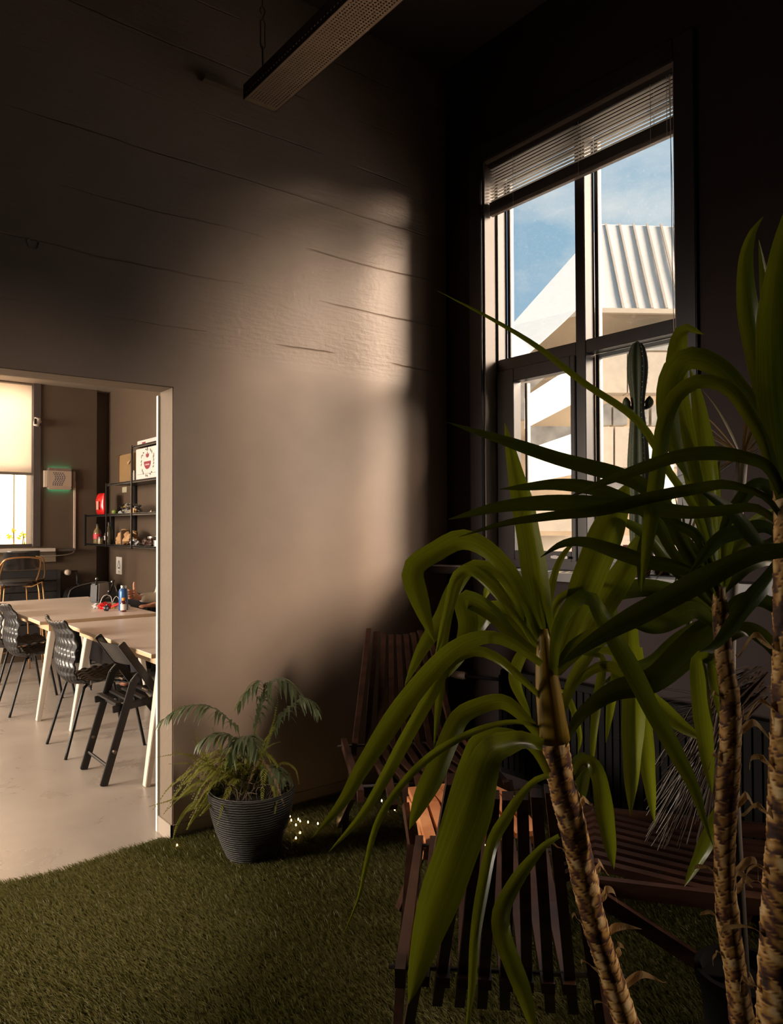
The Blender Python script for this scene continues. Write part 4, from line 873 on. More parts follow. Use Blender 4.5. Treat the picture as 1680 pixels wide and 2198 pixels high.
# --- right-hand middle yucca
g2 = at(1600, 2240, 1.36); y2 = planter((g2.x, g2.y, 0), 'yucca with the upright trunk between the leaning one and the thick right-hand one', .085, .24)
p2 = [(1606, 2460), (1598, 2300), (1592, 2198), (1580, 2100), (1565, 2000), (1556, 1900), (1555, 1800), (1560, 1700), (1567, 1600), (1566, 1500), (1556, 1430), (1548, 1350), (1542, 1260)]
c2 = trunk('trunk', p2, (1.36, 1.33), [30, 28, 27, 25, 24, 24, 22, 22, 24, 22, 20, 18, 14], y2)
husks(c2, 23, 1.35, y2, [(.2, PI, .02), (.42, PI, .03), (.5, PI, .035), (.5, 0, .04), (.62, 0, .035), (.35, PI, .02), (.7, PI, .02), (.75, 0, .05), (.3, 0, .01), (.47, 0, .03), (.81, PI, .02)])
Z = 1.34
leaves(y2, [
 ([(1540, 1280), (1520, 1160), (1500, 1080), (1475, 960), (1455, 850), (1452, 770), (1466, 705), (1510, 718)], (Z, Z+.12), 46, dict(peak=.7, base=.5)),
 ([(1545, 1280), (1530, 1180), (1525, 1080), (1510, 950), (1495, 850), (1480, 790)], (Z, Z+.1), 44, dict(peak=.5)),
 ([(1545, 1270), (1560, 1150), (1580, 1080), (1610, 1040)], (Z, Z+.1), 30),
 ([(1548, 1270), (1580, 1180), (1620, 1120), (1665, 1090)], (Z, Z+.1), 32),
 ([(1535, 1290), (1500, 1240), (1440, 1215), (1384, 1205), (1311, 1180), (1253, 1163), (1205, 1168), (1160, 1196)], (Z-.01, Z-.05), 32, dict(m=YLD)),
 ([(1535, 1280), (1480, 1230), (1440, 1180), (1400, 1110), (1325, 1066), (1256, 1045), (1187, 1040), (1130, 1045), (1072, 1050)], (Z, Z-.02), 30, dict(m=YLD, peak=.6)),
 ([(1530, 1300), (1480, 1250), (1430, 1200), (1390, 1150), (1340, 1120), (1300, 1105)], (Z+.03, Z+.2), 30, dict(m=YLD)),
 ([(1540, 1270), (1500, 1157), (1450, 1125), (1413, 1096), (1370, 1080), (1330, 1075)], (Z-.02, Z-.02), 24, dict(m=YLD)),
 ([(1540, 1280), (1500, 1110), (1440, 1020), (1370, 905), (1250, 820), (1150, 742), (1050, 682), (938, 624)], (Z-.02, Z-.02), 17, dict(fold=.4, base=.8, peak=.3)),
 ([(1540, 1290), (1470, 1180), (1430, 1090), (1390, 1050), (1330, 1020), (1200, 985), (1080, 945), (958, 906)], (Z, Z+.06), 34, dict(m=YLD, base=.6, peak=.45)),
 ([(1550, 1400), (1530, 1415), (1500, 1412), (1500, 1460), (1512, 1580), (1528, 1706)], (Z+.03, Z+.08), 40, dict(base=.5)),
 ([(1555, 1390), (1545, 1400), (1530, 1425), (1540, 1490), (1552, 1560)], (Z+.04, Z+.06), 26),
 ([(1565, 1690), (1548, 1735), (1510, 1820), (1468, 1903)], (Z+.02, Z+.05), 32, dict(base=.5)),
 ([(1535, 1340), (1490, 1310), (1440, 1330), (1400, 1345), (1350, 1340)], (Z+.06, Z+.14), 44, dict(m=YLD)),
 ([(1540, 1330), (1500, 1290), (1440, 1270), (1370, 1262), (1310, 1290), (1330, 1400)], (Z+.1, Z+.2), 40, dict(m=YLD)),
 ([(1548, 1330), (1590, 1290), (1640, 1290), (1690, 1330)], (Z, Z-.05), 34, dict(m=YLD)),
 ([(1552, 1380), (1600, 1350), (1650, 1380), (1690, 1440)], (Z, Z+.05), 34, dict(m=YLD)),
 ([(1538, 1300), (1480, 1180), (1410, 1130), (1380, 1180), (1370, 1260)], (Z+.05, Z+.1), 34, dict(m=YLD)),
 ([(1545, 1275), (1600, 1215), (1650, 1200), (1700, 1215)], (Z+.03, Z+.1), 34, dict(m=YLD)),
 ([(1540, 1275), (1545, 1150), (1535, 1060), (1545, 985)], (Z+.03, Z+.15), 28, dict(m=YLD)),
 ([(1540, 1320), (1470, 1360), (1400, 1420), (1340, 1440), (1290, 1470)], (Z+.1, Z+.2), 30, dict(m=YLD)),
], YL)

# --- thick yucca at the right edge
g3 = at(1690, 2240, 1.12); y3 = planter((g3.x+.02, g3.y-.02, 0), 'thick yucca trunk at the right edge of the photo with long arching leaves', .085, .22)
p3 = [(1690, 2560), (1675, 2350), (1668, 2198), (1670, 2050), (1680, 1900), (1688, 1700), (1692, 1500), (1690, 1300), (1684, 1150), (1678, 1040)]
c3 = trunk('trunk', p3, (1.12, 1.06), [44, 43, 42, 40, 40, 38, 36, 32, 26, 18], y3)
husks(c3, 37, 1.09, y3, [(.62, PI, .03), (.45, PI, .045), (.47, PI, .03), (.38, PI, .06), (.55, PI, .04), (.7, PI, .04), (.3, PI, .03), (.25, PI, .02), (.78, PI, .05)])
Z = 1.06
leaves(y3, [
 ([(1680, 1060), (1655, 960), (1634, 905), (1585, 835), (1540, 788), (1485, 768), (1446, 795), (1432, 870), (1445, 950), (1480, 1035)], (Z, Z+.02), 50, dict(peak=.65, base=.45)),
 ([(1678, 1070), (1640, 950), (1600, 880), (1560, 832), (1500, 818), (1450, 850), (1425, 910), (1415, 980), (1402, 1080), (1390, 1160), (1376, 1270)], (Z-.02, Z-.04), 34, dict(peak=.7, base=.7)),
 ([(1690, 1050), (1675, 900), (1672, 750), (1680, 600), (1695, 480), (1705, 400)], (Z-.02, Z-.06), 95, dict(fold=.3, base=.7)),
 ([(1672, 1020), (1655, 900), (1625, 780), (1603, 650), (1600, 560), (1614, 500), (1638, 465)], (Z, Z), 44, dict(fold=.3, peak=.5)),
 ([(1675, 1020), (1662, 800), (1645, 640), (1628, 515)], (Z+.03, Z+.03), 34, dict(fold=.3)),
 ([(1668, 900), (1656, 700), (1655, 600), (1668, 550)], (Z+.05, Z+.05), 24),
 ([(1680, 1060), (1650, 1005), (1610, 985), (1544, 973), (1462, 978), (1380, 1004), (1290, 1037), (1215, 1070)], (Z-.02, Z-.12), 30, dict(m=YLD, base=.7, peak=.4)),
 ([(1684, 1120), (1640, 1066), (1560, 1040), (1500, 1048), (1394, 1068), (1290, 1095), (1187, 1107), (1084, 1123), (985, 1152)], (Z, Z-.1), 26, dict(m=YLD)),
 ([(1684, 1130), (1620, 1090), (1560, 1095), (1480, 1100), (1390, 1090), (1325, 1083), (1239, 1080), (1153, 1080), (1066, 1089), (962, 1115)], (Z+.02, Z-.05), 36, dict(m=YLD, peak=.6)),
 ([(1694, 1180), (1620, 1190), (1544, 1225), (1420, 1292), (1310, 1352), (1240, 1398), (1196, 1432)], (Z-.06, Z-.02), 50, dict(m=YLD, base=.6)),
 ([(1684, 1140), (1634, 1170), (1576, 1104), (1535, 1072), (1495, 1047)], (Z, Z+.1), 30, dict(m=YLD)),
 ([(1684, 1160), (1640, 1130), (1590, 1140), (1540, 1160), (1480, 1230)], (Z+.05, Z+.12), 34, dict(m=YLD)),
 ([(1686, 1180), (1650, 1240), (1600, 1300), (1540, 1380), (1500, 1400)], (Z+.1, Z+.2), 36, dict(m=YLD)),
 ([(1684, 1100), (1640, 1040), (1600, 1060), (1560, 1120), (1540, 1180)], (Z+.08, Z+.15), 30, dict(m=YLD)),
], YL)

# --- slender red-edged dracaena behind
g4 = at(1585, 1129, 1.95); y4 = thing('spiky_dracaena', (g4.x, g4.y, 0), 'thin leaved red edged dracaena behind the right-hand yucca trunks', 'dracaena')
MB().lathe([(.08, 0), (.11, .25), (.12, .25), (.12, .28), (.105, .28), (.1, .25), (.001, .245)], n=28).build('pot', POTM, y4, smooth='auto')
MB().tube(spline([Vector((g4.x, g4.y, .24)), at(1572, 1650, 1.95), at(1566, 1450, 1.95), at(1572, 1250, 1.95), at(1592, 990, 1.95)], 20), .014, 10).build('trunk', mat('grey_trunk', (.035, .027, .02), .8), y4, world=True, smooth=True)
RED = leafmat('red_edged_leaf', (.05, .05, .02), (.14, .08, .03), .35, .3)
cc = at(1592, 985, 1.95)
for k in range(46):
    a = 2*PI*k/46*5.3; el = random.uniform(-.25, 1.15); d = Vector((math.cos(a)*math.cos(el), math.sin(a)*math.cos(el), math.sin(el))); mb = MB(); leaflet(mb, cc, d, .35, random.uniform(.2, .30), .013, 7); mb.build('leaf', RED, y4, world=True)
c5 = at(1470, 1190, 1.9)
MB().tube(spline([Vector((g4.x, g4.y, .24)), at(1500, 1500, 1.92), at(1475, 1330, 1.9), c5], 14), .010, 8).build('trunk', MATS['grey_trunk'], y4, world=True, smooth=True)
for k in range(34):
    a = 2*PI*k/34*5.3; el = random.uniform(-.5, 1.1); d = Vector((math.cos(a)*math.cos(el), math.sin(a)*math.cos(el), math.sin(el))); mb = MB(); leaflet(mb, c5, d, .35, random.uniform(.16, .24), .010, 7); mb.build('leaf', RED, y4, world=True)
# dead leaf skirt drooping to the lower left
DRY = mat('dry_strand', (.05, .03, .022), .35, spec=.8)
mbs = MB()
for k in range(110):
    x0, y0 = random.uniform(1600, 1650), random.uniform(1430, 1500); ex, ey = random.uniform(1380, 1560), random.uniform(1640, 1830); z0 = random.uniform(1.62, 1.8)
    p = spline([at(x0, y0, z0), at(x0-60+random.uniform(-20, 20), y0+random.uniform(20, 70), z0-.02), at((x0+ex)/2-20, (y0+ey)/2-random.uniform(-20, 30), z0-.03), at(ex, ey, z0)], 12)
    mbs.tube(p, [.0025*(1-i/13)+.0004 for i in range(12)], 4)
for k in range(24):
    a = random.uniform(1.2, 3.6); p0 = at(1590, 1520, 1.85); l = random.uniform(.12, .26); e = p0+RT*math.cos(a)*l*1.2-UP*math.sin(a)*l*.6+RT*-.05
    mbs.tube(spline([p0, (p0+e)/2+UP*.02, e], 8), [.0012, .0012, .0011, .001, .0009, .0007, .0005, .0003], 4)
tag(mbs.build('dry_leaf_skirt', DRY, y4, world=True), kind='stuff')

# ================================================================== BACK ROOM FURNITURE
BLP = mat('black_plastic', (.012, .012, .013), .32, spec=.6); BLM = mat('black_steel', (.012, .012, .013), .35, .3)
def shell_chair(loc, rz, label, group):
    t = thing('patterned_shell_chair', loc, label, 'chair', rz, group)
    prof = spline([(0, .235, .425), (0, .19, .452), (0, .05, .445), (0, -.12, .432), (0, -.195, .455), (0, -.232, .53), (0, -.232, .61), (0, -.222, .69), (0, -.245, .77), (0, -.29, .83)], 130)
    nu = 84; n = len(prof); vs = []
    for side in (0, 1):
        for i, p in enumerate(prof):
            s = i/(n-1); wd = .225-.02*math.cos(s*PI*2)*0 - .045*math.exp(-((s-.50)/.10)**2) - .02*max(0, s-.85)*6
            if s < .06: wd *= .86+.14*(s/.06)
            tg = (prof[min(n-1, i+1)]-prof[max(0, i-1)]).normalized(); nn = Vector((0, -tg.z, tg.y)); 
            if nn.z < 0 and s < .4: nn = -nn
            if s >= .4 and nn.y < 0: nn = -nn
            for k in range(nu):
                u = -1+2*k/(nu-1); dish = .028*u*u*(1 if s < .45 else 1.2)
                d = .0048*math.sin(u*PI*9+1.5*math.sin(2*PI*s*12))
                vs.append(p+Vector((u*wd, 0, 0))+nn*(dish+d-(.010 if side else 0)))
    N_ = n*nu; fs = []
    for i in range(n-1):
        for k in range(nu-1):
            a = i*nu+k; fs += [(a, a+1, a+nu+1, a+nu), (N_+a, N_+a+nu, N_+a+nu+1, N_+a+1)]
    for i in range(n-1):
        for k in (0, nu-1): a = i*nu+k; fs.append((a, a+nu, N_+a+nu, N_+a))
    for k in range(nu-1):
        for i in (0, n-1): a = i*nu+k; fs.append((a, N_+a, N_+a+1, a+1))
    MB().add(vs, fs).build('seat_shell', BLP, t, smooth=True)
    for x in (-1, 1):
        for y, yf in ((.15, .235), (-.13, -.255)):
            MB().tube(spline([(x*.06, y*.6, .415), (x*.165, y, .412), (x*.185, y+(yf-y)*.15, .38), (x*.215, yf, 0)], 14), .0095, 10).build('leg', BLM, t, smooth=True)
    return t
E_ = -PI/2   # facing +X
GC = 'patterned shell chairs around the white tables'
ch = shell_chair((1.56, 5.08, 0), E_, 'black patterned shell chair at the near table beside the wooden folding chair', GC)
dup(ch, (1.52, 6.42, 0), E_, 'black patterned shell chair at the far table, nearer of the two there', GC)
dup(ch, (1.50, 6.98, 0), E_+.06, 'black patterned shell chair at the far table cut by the left edge of the photo', GC)
dup(ch, (2.26, 5.02, 0), PI/2, 'black patterned shell chair tucked in on the far side of the near table, half hidden', GC)
dup(ch, (2.24, 4.40, 0), PI/2+.05, 'black patterned shell chair across the near table, close to the opening jamb', GC)

def folding_chair(loc, rz):
    t = thing('folding_chair', loc, 'black wooden folding chair with a curved back plate beside the opening', 'chair', rz)
    m = mat('black_stained_wood', (.016, .015, .015), .38)
    for s in (-1, 1):
        MB().bar((s*.205, -.20, .775), (s*.205, .34, 0), .022, .042, (1, 0, 0)).build('leg', m, t, bevel=.004)
        MB().path([(s*.182, -.085, .585), (s*.182, -.12, .55), (s*.182, -.285, 0)], .022, .042, (1, 0, 0)).build('leg', m, t, bevel=.004)
        MB().bar((s*.158, -.23, .405), (s*.158, .26, .45), .02, .038, (1, 0, 0)).build('seat_rail', m, t, bevel=.003)
        MB().tube([(s*.222, -.235, .185), (s*.165, -.235, .185)], .009, 10).tube([(s*.222, -.06, .50), (s*.16, -.06, .50)], .007, 10).build('pivot', RODM, t)
    for k in range(7):
        y = -.20+k*.072; MB().box((0, y, .413+.0918*(y+.23)+.018), (.34, .034, .012)).build('seat_slat', m, t, bevel=.003)
    vs = []; n = 20
    for i in range(n+1):
        a = -1+2*i/n; x = a*.195; yy = -.055*(1-a*a)
        for z, dy in ((.765, -.19), (.64, -.105)):
            vs += [(x, yy+dy, z), (x, yy+dy+.014, z)]
    fs = []
    for i in range(n): a = i*4; b = a+4; fs += [(a, b, b+2, a+2), (a+1, a+3, b+3, b+1), (a, a+1, b+1, b), (a+2, b+2, b+3, a+3)]
    fs += [(0, 2, 3, 1), (n*4, n*4+1, n*4+3, n*4+2)]
    MB().add(vs, fs).build('back_plate', m, t, smooth='auto')
    MB().lathe([(.001, -.0004), (.006, -.0003), (.006, .0003), (.001, .0004)], (0, -.2035, .71), 14, (0, 1, .3)).build('finger_hole', mat('hole_black', (.001, .001, .001), .9), t)
    MB().tube([(-.18, -.258, .10), (.18, -.258, .10)], .009, 10).tube([(-.18, -.165, .395), (.18, -.165, .395)], .009, 10).build('rung', m, t)
    return t
folding_chair((1.62, 4.42, 0), E_)

TTOP = mat('pale_table_laminate', (.80, .66, .56), .32, spec=.5); TEDGE = mat('birch_edge', (.60, .43, .27), .5); TLEG = mat('white_lacquered_leg', (.66, .60, .52), .4)
def table(loc, sx, sy, label, offs):
    t = thing('meeting_table', loc, label, 'table', 0, None)
    MB().bb(-sx/2, sx/2, -sy/2, sy/2, .736, .74).build('tabletop', TTOP, t)
    MB().bb(-sx/2, sx/2, -sy/2, sy/2, .715, .736).build('edge_band', TEDGE, t)
    MB().bb(-sx/2+.10, sx/2-.10, -sy/2+.08, -sy/2+.10, .655, .715).bb(-sx/2+.10, sx/2-.10, sy/2-.10, sy/2-.08, .655, .715).bb(-sx/2+.08, -sx/2+.10, -sy/2+.08, sy/2-.08, .655, .715).bb(sx/2-.10, sx/2-.08, -sy/2+.08, sy/2-.08, .655, .715).build('apron', TEDGE, t)
    for a in (-1, 1):
        for b in (-1, 1):
            MB().bar((a*(sx/2-.13), b*(sy/2-.15), .71), (a*(sx/2-.02), b*(sy/2-.12), 0), .075, .045, (0, 1, 0), .045, .03).build('leg', TLEG, t, bevel=.003)
    return t
table((1.925, 4.80, 0), .85, 1.66, 'pale meeting table nearest the opening', 0)
table((1.825, 6.76, 0), .87, 1.82, 'pale meeting table farther back holding the handbag and bottles', 0)

# --- things on the far table
T = .74
bt = thing('water_bottle', (2.115, 6.22, T), 'blue metal water bottle on the far table beside the raised hand', 'bottle')
MB().lathe([(.001, 0), (.036, 0), (.037, .004), (.037, .145), (.033, .165), (.022, .18), (.001, .18)], n=28).build('body', mat('blue_bottle', (.05, .13, .33), .3, .4), bt, smooth='auto')
MB().lathe([(.023, .178), (.024, .195), (.021, .203), (.001, .204)], n=24).build('cap', mat('steel_cap', (.45, .5, .5), .25, .9), bt, smooth='auto')
md = thing('syrup_bottle', (2.075, 6.10, T), 'small dark red bottle with an orange cap in front of the blue one', 'bottle')
MB().lathe([(.001, 0), (.022, 0), (.023, .004), (.023, .07), (.019, .082), (.011, .09), (.001, .09)], n=24).build('body', mat('amber_red_glass', (.10, .01, .01), .12, coat=.5), md, smooth='auto')
MB().lathe([(.0235, .014), (.0238, .015), (.0238, .062), (.0235, .063)], n=24).build('label', mat('white_label', (.75, .7, .65), .6), md)
MB().lathe([(.013, .09), (.0135, .112), (.001, .113)], n=20).build('cap', mat('orange_cap', (.85, .32, .03), .4), md, smooth='auto')
hb = thing('handbag', (2.22, 7.05, T), 'black leather handbag with a grey flap standing on the far table', 'bag', .5)
BLL = mat('black_leather', (.015, .014, .015), .35, bump=.15, bscale=120)
MB().prism([(-.13, -.05, 0), (.13, -.05, 0), (.10, -.03, .17), (-.10, -.03, .17)], (0, .10, 0)).build('body', BLL, hb, bevel=.012, smooth='auto')
MB().prism([(-.125, -.056, .03), (.02, -.056, .03), (.02, -.036, .175), (-.10, -.036, .175)], (0, .006, 0)).build('flap', mat('grey_leather', (.30, .28, .27), .35), hb, bevel=.003)
MB().tube(spline([(-.10, 0, .16), (-.11, -.02, .215), (-.085, 0, .22), (-.08, .01, .16)], 10), .008, 6).tube(spline([(.10, 0, .16), (.08, -.04, .19), (-.02, -.09, .09), (-.12, -.11, .04), (-.16, -.10, .02), (-.15, -.06, .01)], 20), .008, 6).build('strap', BLL, hb)
MB().ball((-.10, -.01, .215), .012).ball((.10, 0, .175), .010).ball((-.03, -.085, .1), .007).build('buckle', mat('silver_buckle', (.7, .7, .7), .2, 1), hb)
rt = thing('crumpled_snack_bags', (2.03, 6.42, T), 'crumpled red and white snack wrappers on the far table', 'wrapper')
def crumple(c, s, seed, flat=.6):
    mb = MB(); mb.ball((0, 0, 0), 1, 12); out = []
    for v in mb.v:
        p = Vector(v); k = 1+.45*noise.noise(p*2.1+Vector((seed, 0, 0)))+.25*noise.noise(p*5+Vector((seed, 3, 0))); p = Vector((p.x*s[0], p.y*s[1], p.z*s[2]))*k; out.append(p+Vector(c)+Vector((0, 0, s[2]*.75)))
    mb.v = [(a.x, a.y, max(.0005, a.z)) for a in out]; return mb
REDF = mat('red_foil', (.65, .015, .015), .25, spec=.8); FOIL = mat('clear_foil', (.55, .55, .55), .15, spec=1)
crumple((0, 0, 0), (.05, .045, .03), 1).build('red_wrapper', REDF, rt); 
MB().prism([(.03, -.06, .01), (.10, -.12, .045), (.13, -.08, .05), (.05, -.01, .02)], (0, 0, .012)).build('red_wrapper', REDF, rt, bevel=.003)
crumple((-.03, .09, 0), (.04, .05, .022), 4).build('clear_wrapper', FOIL, rt)
crumple((.06, -.03, 0), (.02, .02, .02), 9).build('yellow_piece', mat('yellow_piece', (.7, .45, .1), .4), rt)
tp = thing('tape_roll', (1.985, 6.24, T), 'small black and white tape roll standing in front of the red wrappers', 'tape')
MB().lathe([(.012, -.009), (.024, -.009), (.024, .009), (.012, .009)], (0, 0, .024), 24, (.6, -1, 0)).build('roll', BLP, tp)
MB().lathe([(.001, -.0095), (.012, -.0095), (.012, .0095), (.001, .0095)], (0, 0, .024), 24, (.6, -1, 0)).build('core', mat('white_core', (.7, .7, .68), .5), tp)
hp = thing('white_cable', (2.12, 6.62, T), 'thin white cable looping up behind the red wrappers', 'cable')
MB().tube(spline([(-.05, .05, .003), (-.06, 0, .05), (-.03, 0, .095), (.02, 0, .085), (.035, 0, .03), (.05, 0, .06), (.07, 0, .08), (.09, 0, .06), (.09, 0, .01), (.04, .05, .003)], 40), .003, 6).build('cord', mat('white_cord', (.8, .78, .75), .4), hp)
pb = thing('clear_bag', (2.16, 6.36, T), 'crumpled clear plastic bag left of the blue bottle', 'bag'); crumple((0, 0, 0), (.05, .04, .022), 13).build('film', FOIL, pb)
ph = thing('phone', (1.44, 7.35, T), 'small phone lying at the left end of the far table', 'phone', .4); MB().bb(-.03, .03, -.06, .06, 0, .008).build('body', mat('phone_white', (.7, .7, .7), .3), ph, bevel=.003); MB().bb(-.026, .026, -.052, .052, .008, .0085).build('screen', BLP, ph)

# --- bar stools at the window counter
COP = mat('copper_tube', (.60, .33, .14), .3, .8)
def stool(loc, rz, label):
    t = thing('bar_stool', loc, label, 'stool', rz, 'bar stools at the back window')
    sm = mat('black_stool_leather', (.02, .019, .02), .25, spec=.7)
    MB().lathe([(.001, 0), (.16, 0), (.20, .012), (.205, .03), (.19, .045), (.001, .05)], (0, 0, .86), 32).build('seat', sm, t, smooth='auto')
    n = 16; vs = []
    for i in range(n+1):
        a = -.62+1.24*i/n; r = .25
        for z in (1.02, 1.19):
            vs += [(r*math.sin(a), .05-r*math.cos(a), z), ((r-.022)*math.sin(a), .05-(r-.022)*math.cos(a), z)]
    fs = []
    for i in range(n): a = i*4; b = a+4; fs += [(a, b, b+2, a+2), (a+1, a+3, b+3, b+1), (a, a+1, b+1, b), (a+2, b+2, b+3, a+3)]
    fs += [(0, 2, 3, 1), (n*4, n*4+1, n*4+3, n*4+2)]
    MB().add(vs, fs).build('backrest', sm, t, smooth='auto')
    MB().tube(spline([(-.19, .03, .84), (-.205, -.06, .95), (-.17, -.215, 1.10), (-.12, -.235, 1.13), (0, -.245, 1.14), (.12, -.235, 1.13), (.17, -.215, 1.10), (.205, -.06, .95), (.19, .03, .84)], 40), .008, 8).build('back_frame', COP, t, smooth=True)
    for a in (-1, 1):
        for b in (-1, 1):
            MB().tube(spline([(a*.06, b*.06, .852), (a*.15, b*.14, .845), (a*.175, b*.165, .80), (a*.225, b*.215, 0)], 14), .008, 8).build('leg', COP, t, smooth=True)
    MB().tube([(.21, .2, .25), (.21, -.2, .25), (-.21, -.2, .25), (-.21, .2, .25), (.21, .2, .25)], .006, 6).build('footrest', COP, t)
    return t
so = stool((1.66, 7.98, 0), .12, 'front black and copper bar stool by the back window')
dup(so, (1.80, 8.30, 0), -.1, 'black and copper bar stool just behind the front one, nearer the radiator')

# --- radiator, valve, box and sign on the window wall
r2 = thing('panel_radiator', (1.4, 8.6, 0), 'dark grey radiator under the back room window', 'radiator')
GR2 = mat('grey_black_radiator', (.03, .028, .028), .5)
mb = MB(); 
for k in range(7): mb.bb(.5, 2.2, 8.55, 8.62, .18+k*.113, .18+k*.113+.105)
mb.build('body', GR2, r2, world=True, bevel=.004); MB().bb(.5, 2.2, 8.58, 8.66, .17, .965).build('back_panel', GR2, r2, world=True); MB().bb(2.2, 2.235, 8.55, 8.66, .17, .965).build('end_cap', GR2, r2, world=True)
MB().lathe([(.001, -.04), (.024, -.038), (.03, -.02), (.03, .02), (.02, .03), (.001, .032)], (2.31, 8.56, .935), 20, (.2, -1, 0)).build('valve', mat('valve_cream', (.6, .48, .38), .4), r2, world=True, smooth='auto')
MB().tube(spline([(2.235, 8.6, .9), (2.31, 8.6, .935), (2.39, 8.6, .935), (2.42, 8.6, .9), (2.42, 8.6, .4), (2.42, 8.6, .009)], 24), .012, 8).build('pipe', GR2, r2, world=True)
single('wall_box', MB().bb(1.4, 2.215, BY-.05, BY, 1.05, 1.165), mat('taupe_box', (.22, .165, .115), .6), 'taupe cable box fixed to the wall under the back window sill', 'box', bevel=.003)
sg = thing('lit_wall_sensor', (2.247, 8.7, 1.95), 'cream wall unit with rows of blue dots and a green glow behind it', 'wall unit')
CRM = mat('cream_panel', (.42, .32, .24), .5)
dz = .105
pnl = MB().bb(-.125, .125, -.06, -.03, -dz+.015, dz-.015).build('panel', CRM, sg, bevel=.004)
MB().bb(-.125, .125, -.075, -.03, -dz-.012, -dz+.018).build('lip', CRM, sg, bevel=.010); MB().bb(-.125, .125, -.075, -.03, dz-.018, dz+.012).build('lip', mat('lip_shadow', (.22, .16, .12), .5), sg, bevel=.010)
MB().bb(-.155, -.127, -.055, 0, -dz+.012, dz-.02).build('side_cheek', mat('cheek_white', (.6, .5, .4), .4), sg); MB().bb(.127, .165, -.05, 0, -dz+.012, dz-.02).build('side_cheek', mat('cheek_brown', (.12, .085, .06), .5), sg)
MB().bb(-.12, .12, -.028, -.001, -dz, dz).build('backing', mat('unit_back', (.1, .1, .1), .5), sg)
MB().bb(-.10, .12, -.026, -.012, dz, dz+.004).bb(-.10, .12, -.026, -.012, -dz-.004, -dz).build('green_light_strip', mat('green_led', (.1, .8, .5), .5, emit=(.05, .9, .45), estr=14), sg)
dm = mat('blue_dot', (.03, .06, .10), .4); mb = MB()
for r_ in range(8):
    for c_ in range(5):
        xo = .018*math.sin(r_*PI/4.0+2.6)
        mb.lathe([(.001, -.0008), (.0062, -.0006), (.0062, .0006), (.001, .0008)], (-.055+c_*.023-xo*.8, -.061, .062-r_*.0185), 10, (0, -1, 0))
tag(mb.build('dot_pattern', dm, pnl), None)
cb2 = thing('white_conduit', (2.415, 8.7, 1.5), 'white cable conduit running down the wall from the lit unit', 'cable')
CW = mat('conduit_white', (.55, .42, .34), .45)
MB().bb(2.405, 2.425, 8.682, 8.7, 1.17, 1.93).build('channel', CW, cb2, world=True)
MB().tube(spline([(2.415, 8.685, 1.175), (2.40, 8.68, 1.145), (2.33, 8.66, 1.125), (2.2, 8.64, 1.115), (2.05, 8.63, 1.12), (1.98, 8.62, 1.14)], 24), .004, 6).build('cord', CW, cb2, world=True)
cm = thing('security_camera', (2.03, 8.68, 2.55), 'small white security camera on the window post of the back room', 'camera')
MB().lathe([(.001, -.045), (.03, -.044), (.032, .0), (.032, .045), (.001, .046)], (-.02, -.05, 0), 24, (.15, -.3, 1)).build('body', mat('white_plastic', (.6, .52, .45), .35), cm, smooth='auto')
MB().bb(-.052, -.03, -.088, -.06, -.03, .03).build('lens_face', BLP, cm); MB().ball((.015, -.015, .01), .02, sc=(1, .6, 1)).build('mount', mat('white_plastic', (.6, .52, .45)), cm)
# roller blind over the upper half of the window
rb = thing('roller_blind', (1.1, 8.74, 2.0), 'cream roller blind covering the upper half of the back room window', 'blind')
MB().bb(BWX0, BWX1, 8.765, 8.768, 2.01, BZ1).build('fabric', trans('blind_fabric', (.95, .87, .78), .8), rb, world=True)
MB().bb(BWX0, BWX1, 8.755, 8.778, 1.985, 2.012).build('bottom_bar', mat('blind_bar', (.16, .13, .10), .5), rb, world=True)
# notices
ps = single('recycling_notice', MB().bb(2.816, 2.8195, 8.335, 8.521, .90, 1.091), mat('notice_white', (.62, .55, .5), .6), 'white notice with a black triangle symbol on the wall below the shelf', 'notice')
mb = MB(); cy_, cz_ = 8.428, 1.0
for a in range(3):
    th = PI/2+a*2*PI/3; th2 = th+2*PI/3; p = Vector((2.8155, cy_+.055*math.cos(th), cz_+.062*math.sin(th))); q = Vector((2.8155, cy_+.055*math.cos(th2), cz_+.062*math.sin(th2)))
    mb.bar(p.lerp(q, .12), p.lerp(q, .88), .016, .001, (q-p).cross(Vector((1, 0, 0)))); 
mb.box((2.8155, cy_, .93), (.001, .05, .008)).box((2.8155, cy_, .915), (.001, .07, .004))
mb.build('symbol', INK, ps, world=False)
single('light_switch', MB().bb(2.808, 2.82, 8.17, 8.31, 1.80, 1.86), mat('switch_cream', (.42, .40, .27), .4), 'cream double light switch on the wall behind the shelf', 'switch', bevel=.003)

# --- wall shelf
sh = thing('wall_shelf', (2.665, 7.53, 1.22), 'stepped black steel wall shelf with open bays', 'shelf')
YA = [8.615, 7.90, 7.16, 6.44]; ZA = [1.235, 1.545, 1.855, 2.18]; XF, XR = 2.51, 2.812
def plate(y0, y1, z): MB().bb(XF, XR, y1, y0, z, z+.006).bb(XF, XF+.006, y1, y0, z-.012, z+.012).bb(XR-.006, XR, y1, y0, z, z+.03).build('shelf_board', BLM, sh, world=True)
for i in range(3): plate(YA[i], YA[i+1], ZA[0]); plate(YA[i], YA[i+1], ZA[1])
for i in (1, 2): plate(YA[i], YA[i+1], ZA[2])
plate(YA[2], YA[3], ZA[3])
for y, z1 in zip(YA, (ZA[1], ZA[2], ZA[3], ZA[3]+.1)):
    MB().bb(XF-.006, XF+.008, y-.012, y+.012, ZA[0]-.02, z1+.02).build('front_post', BLM, sh, world=True); MB().bb(XR-.016, XR, y-.03, y+.03, ZA[0]-.02, z1+.02).build('rear_post', BLM, sh, world=True)
def on(i): return ZA[i]+.0065
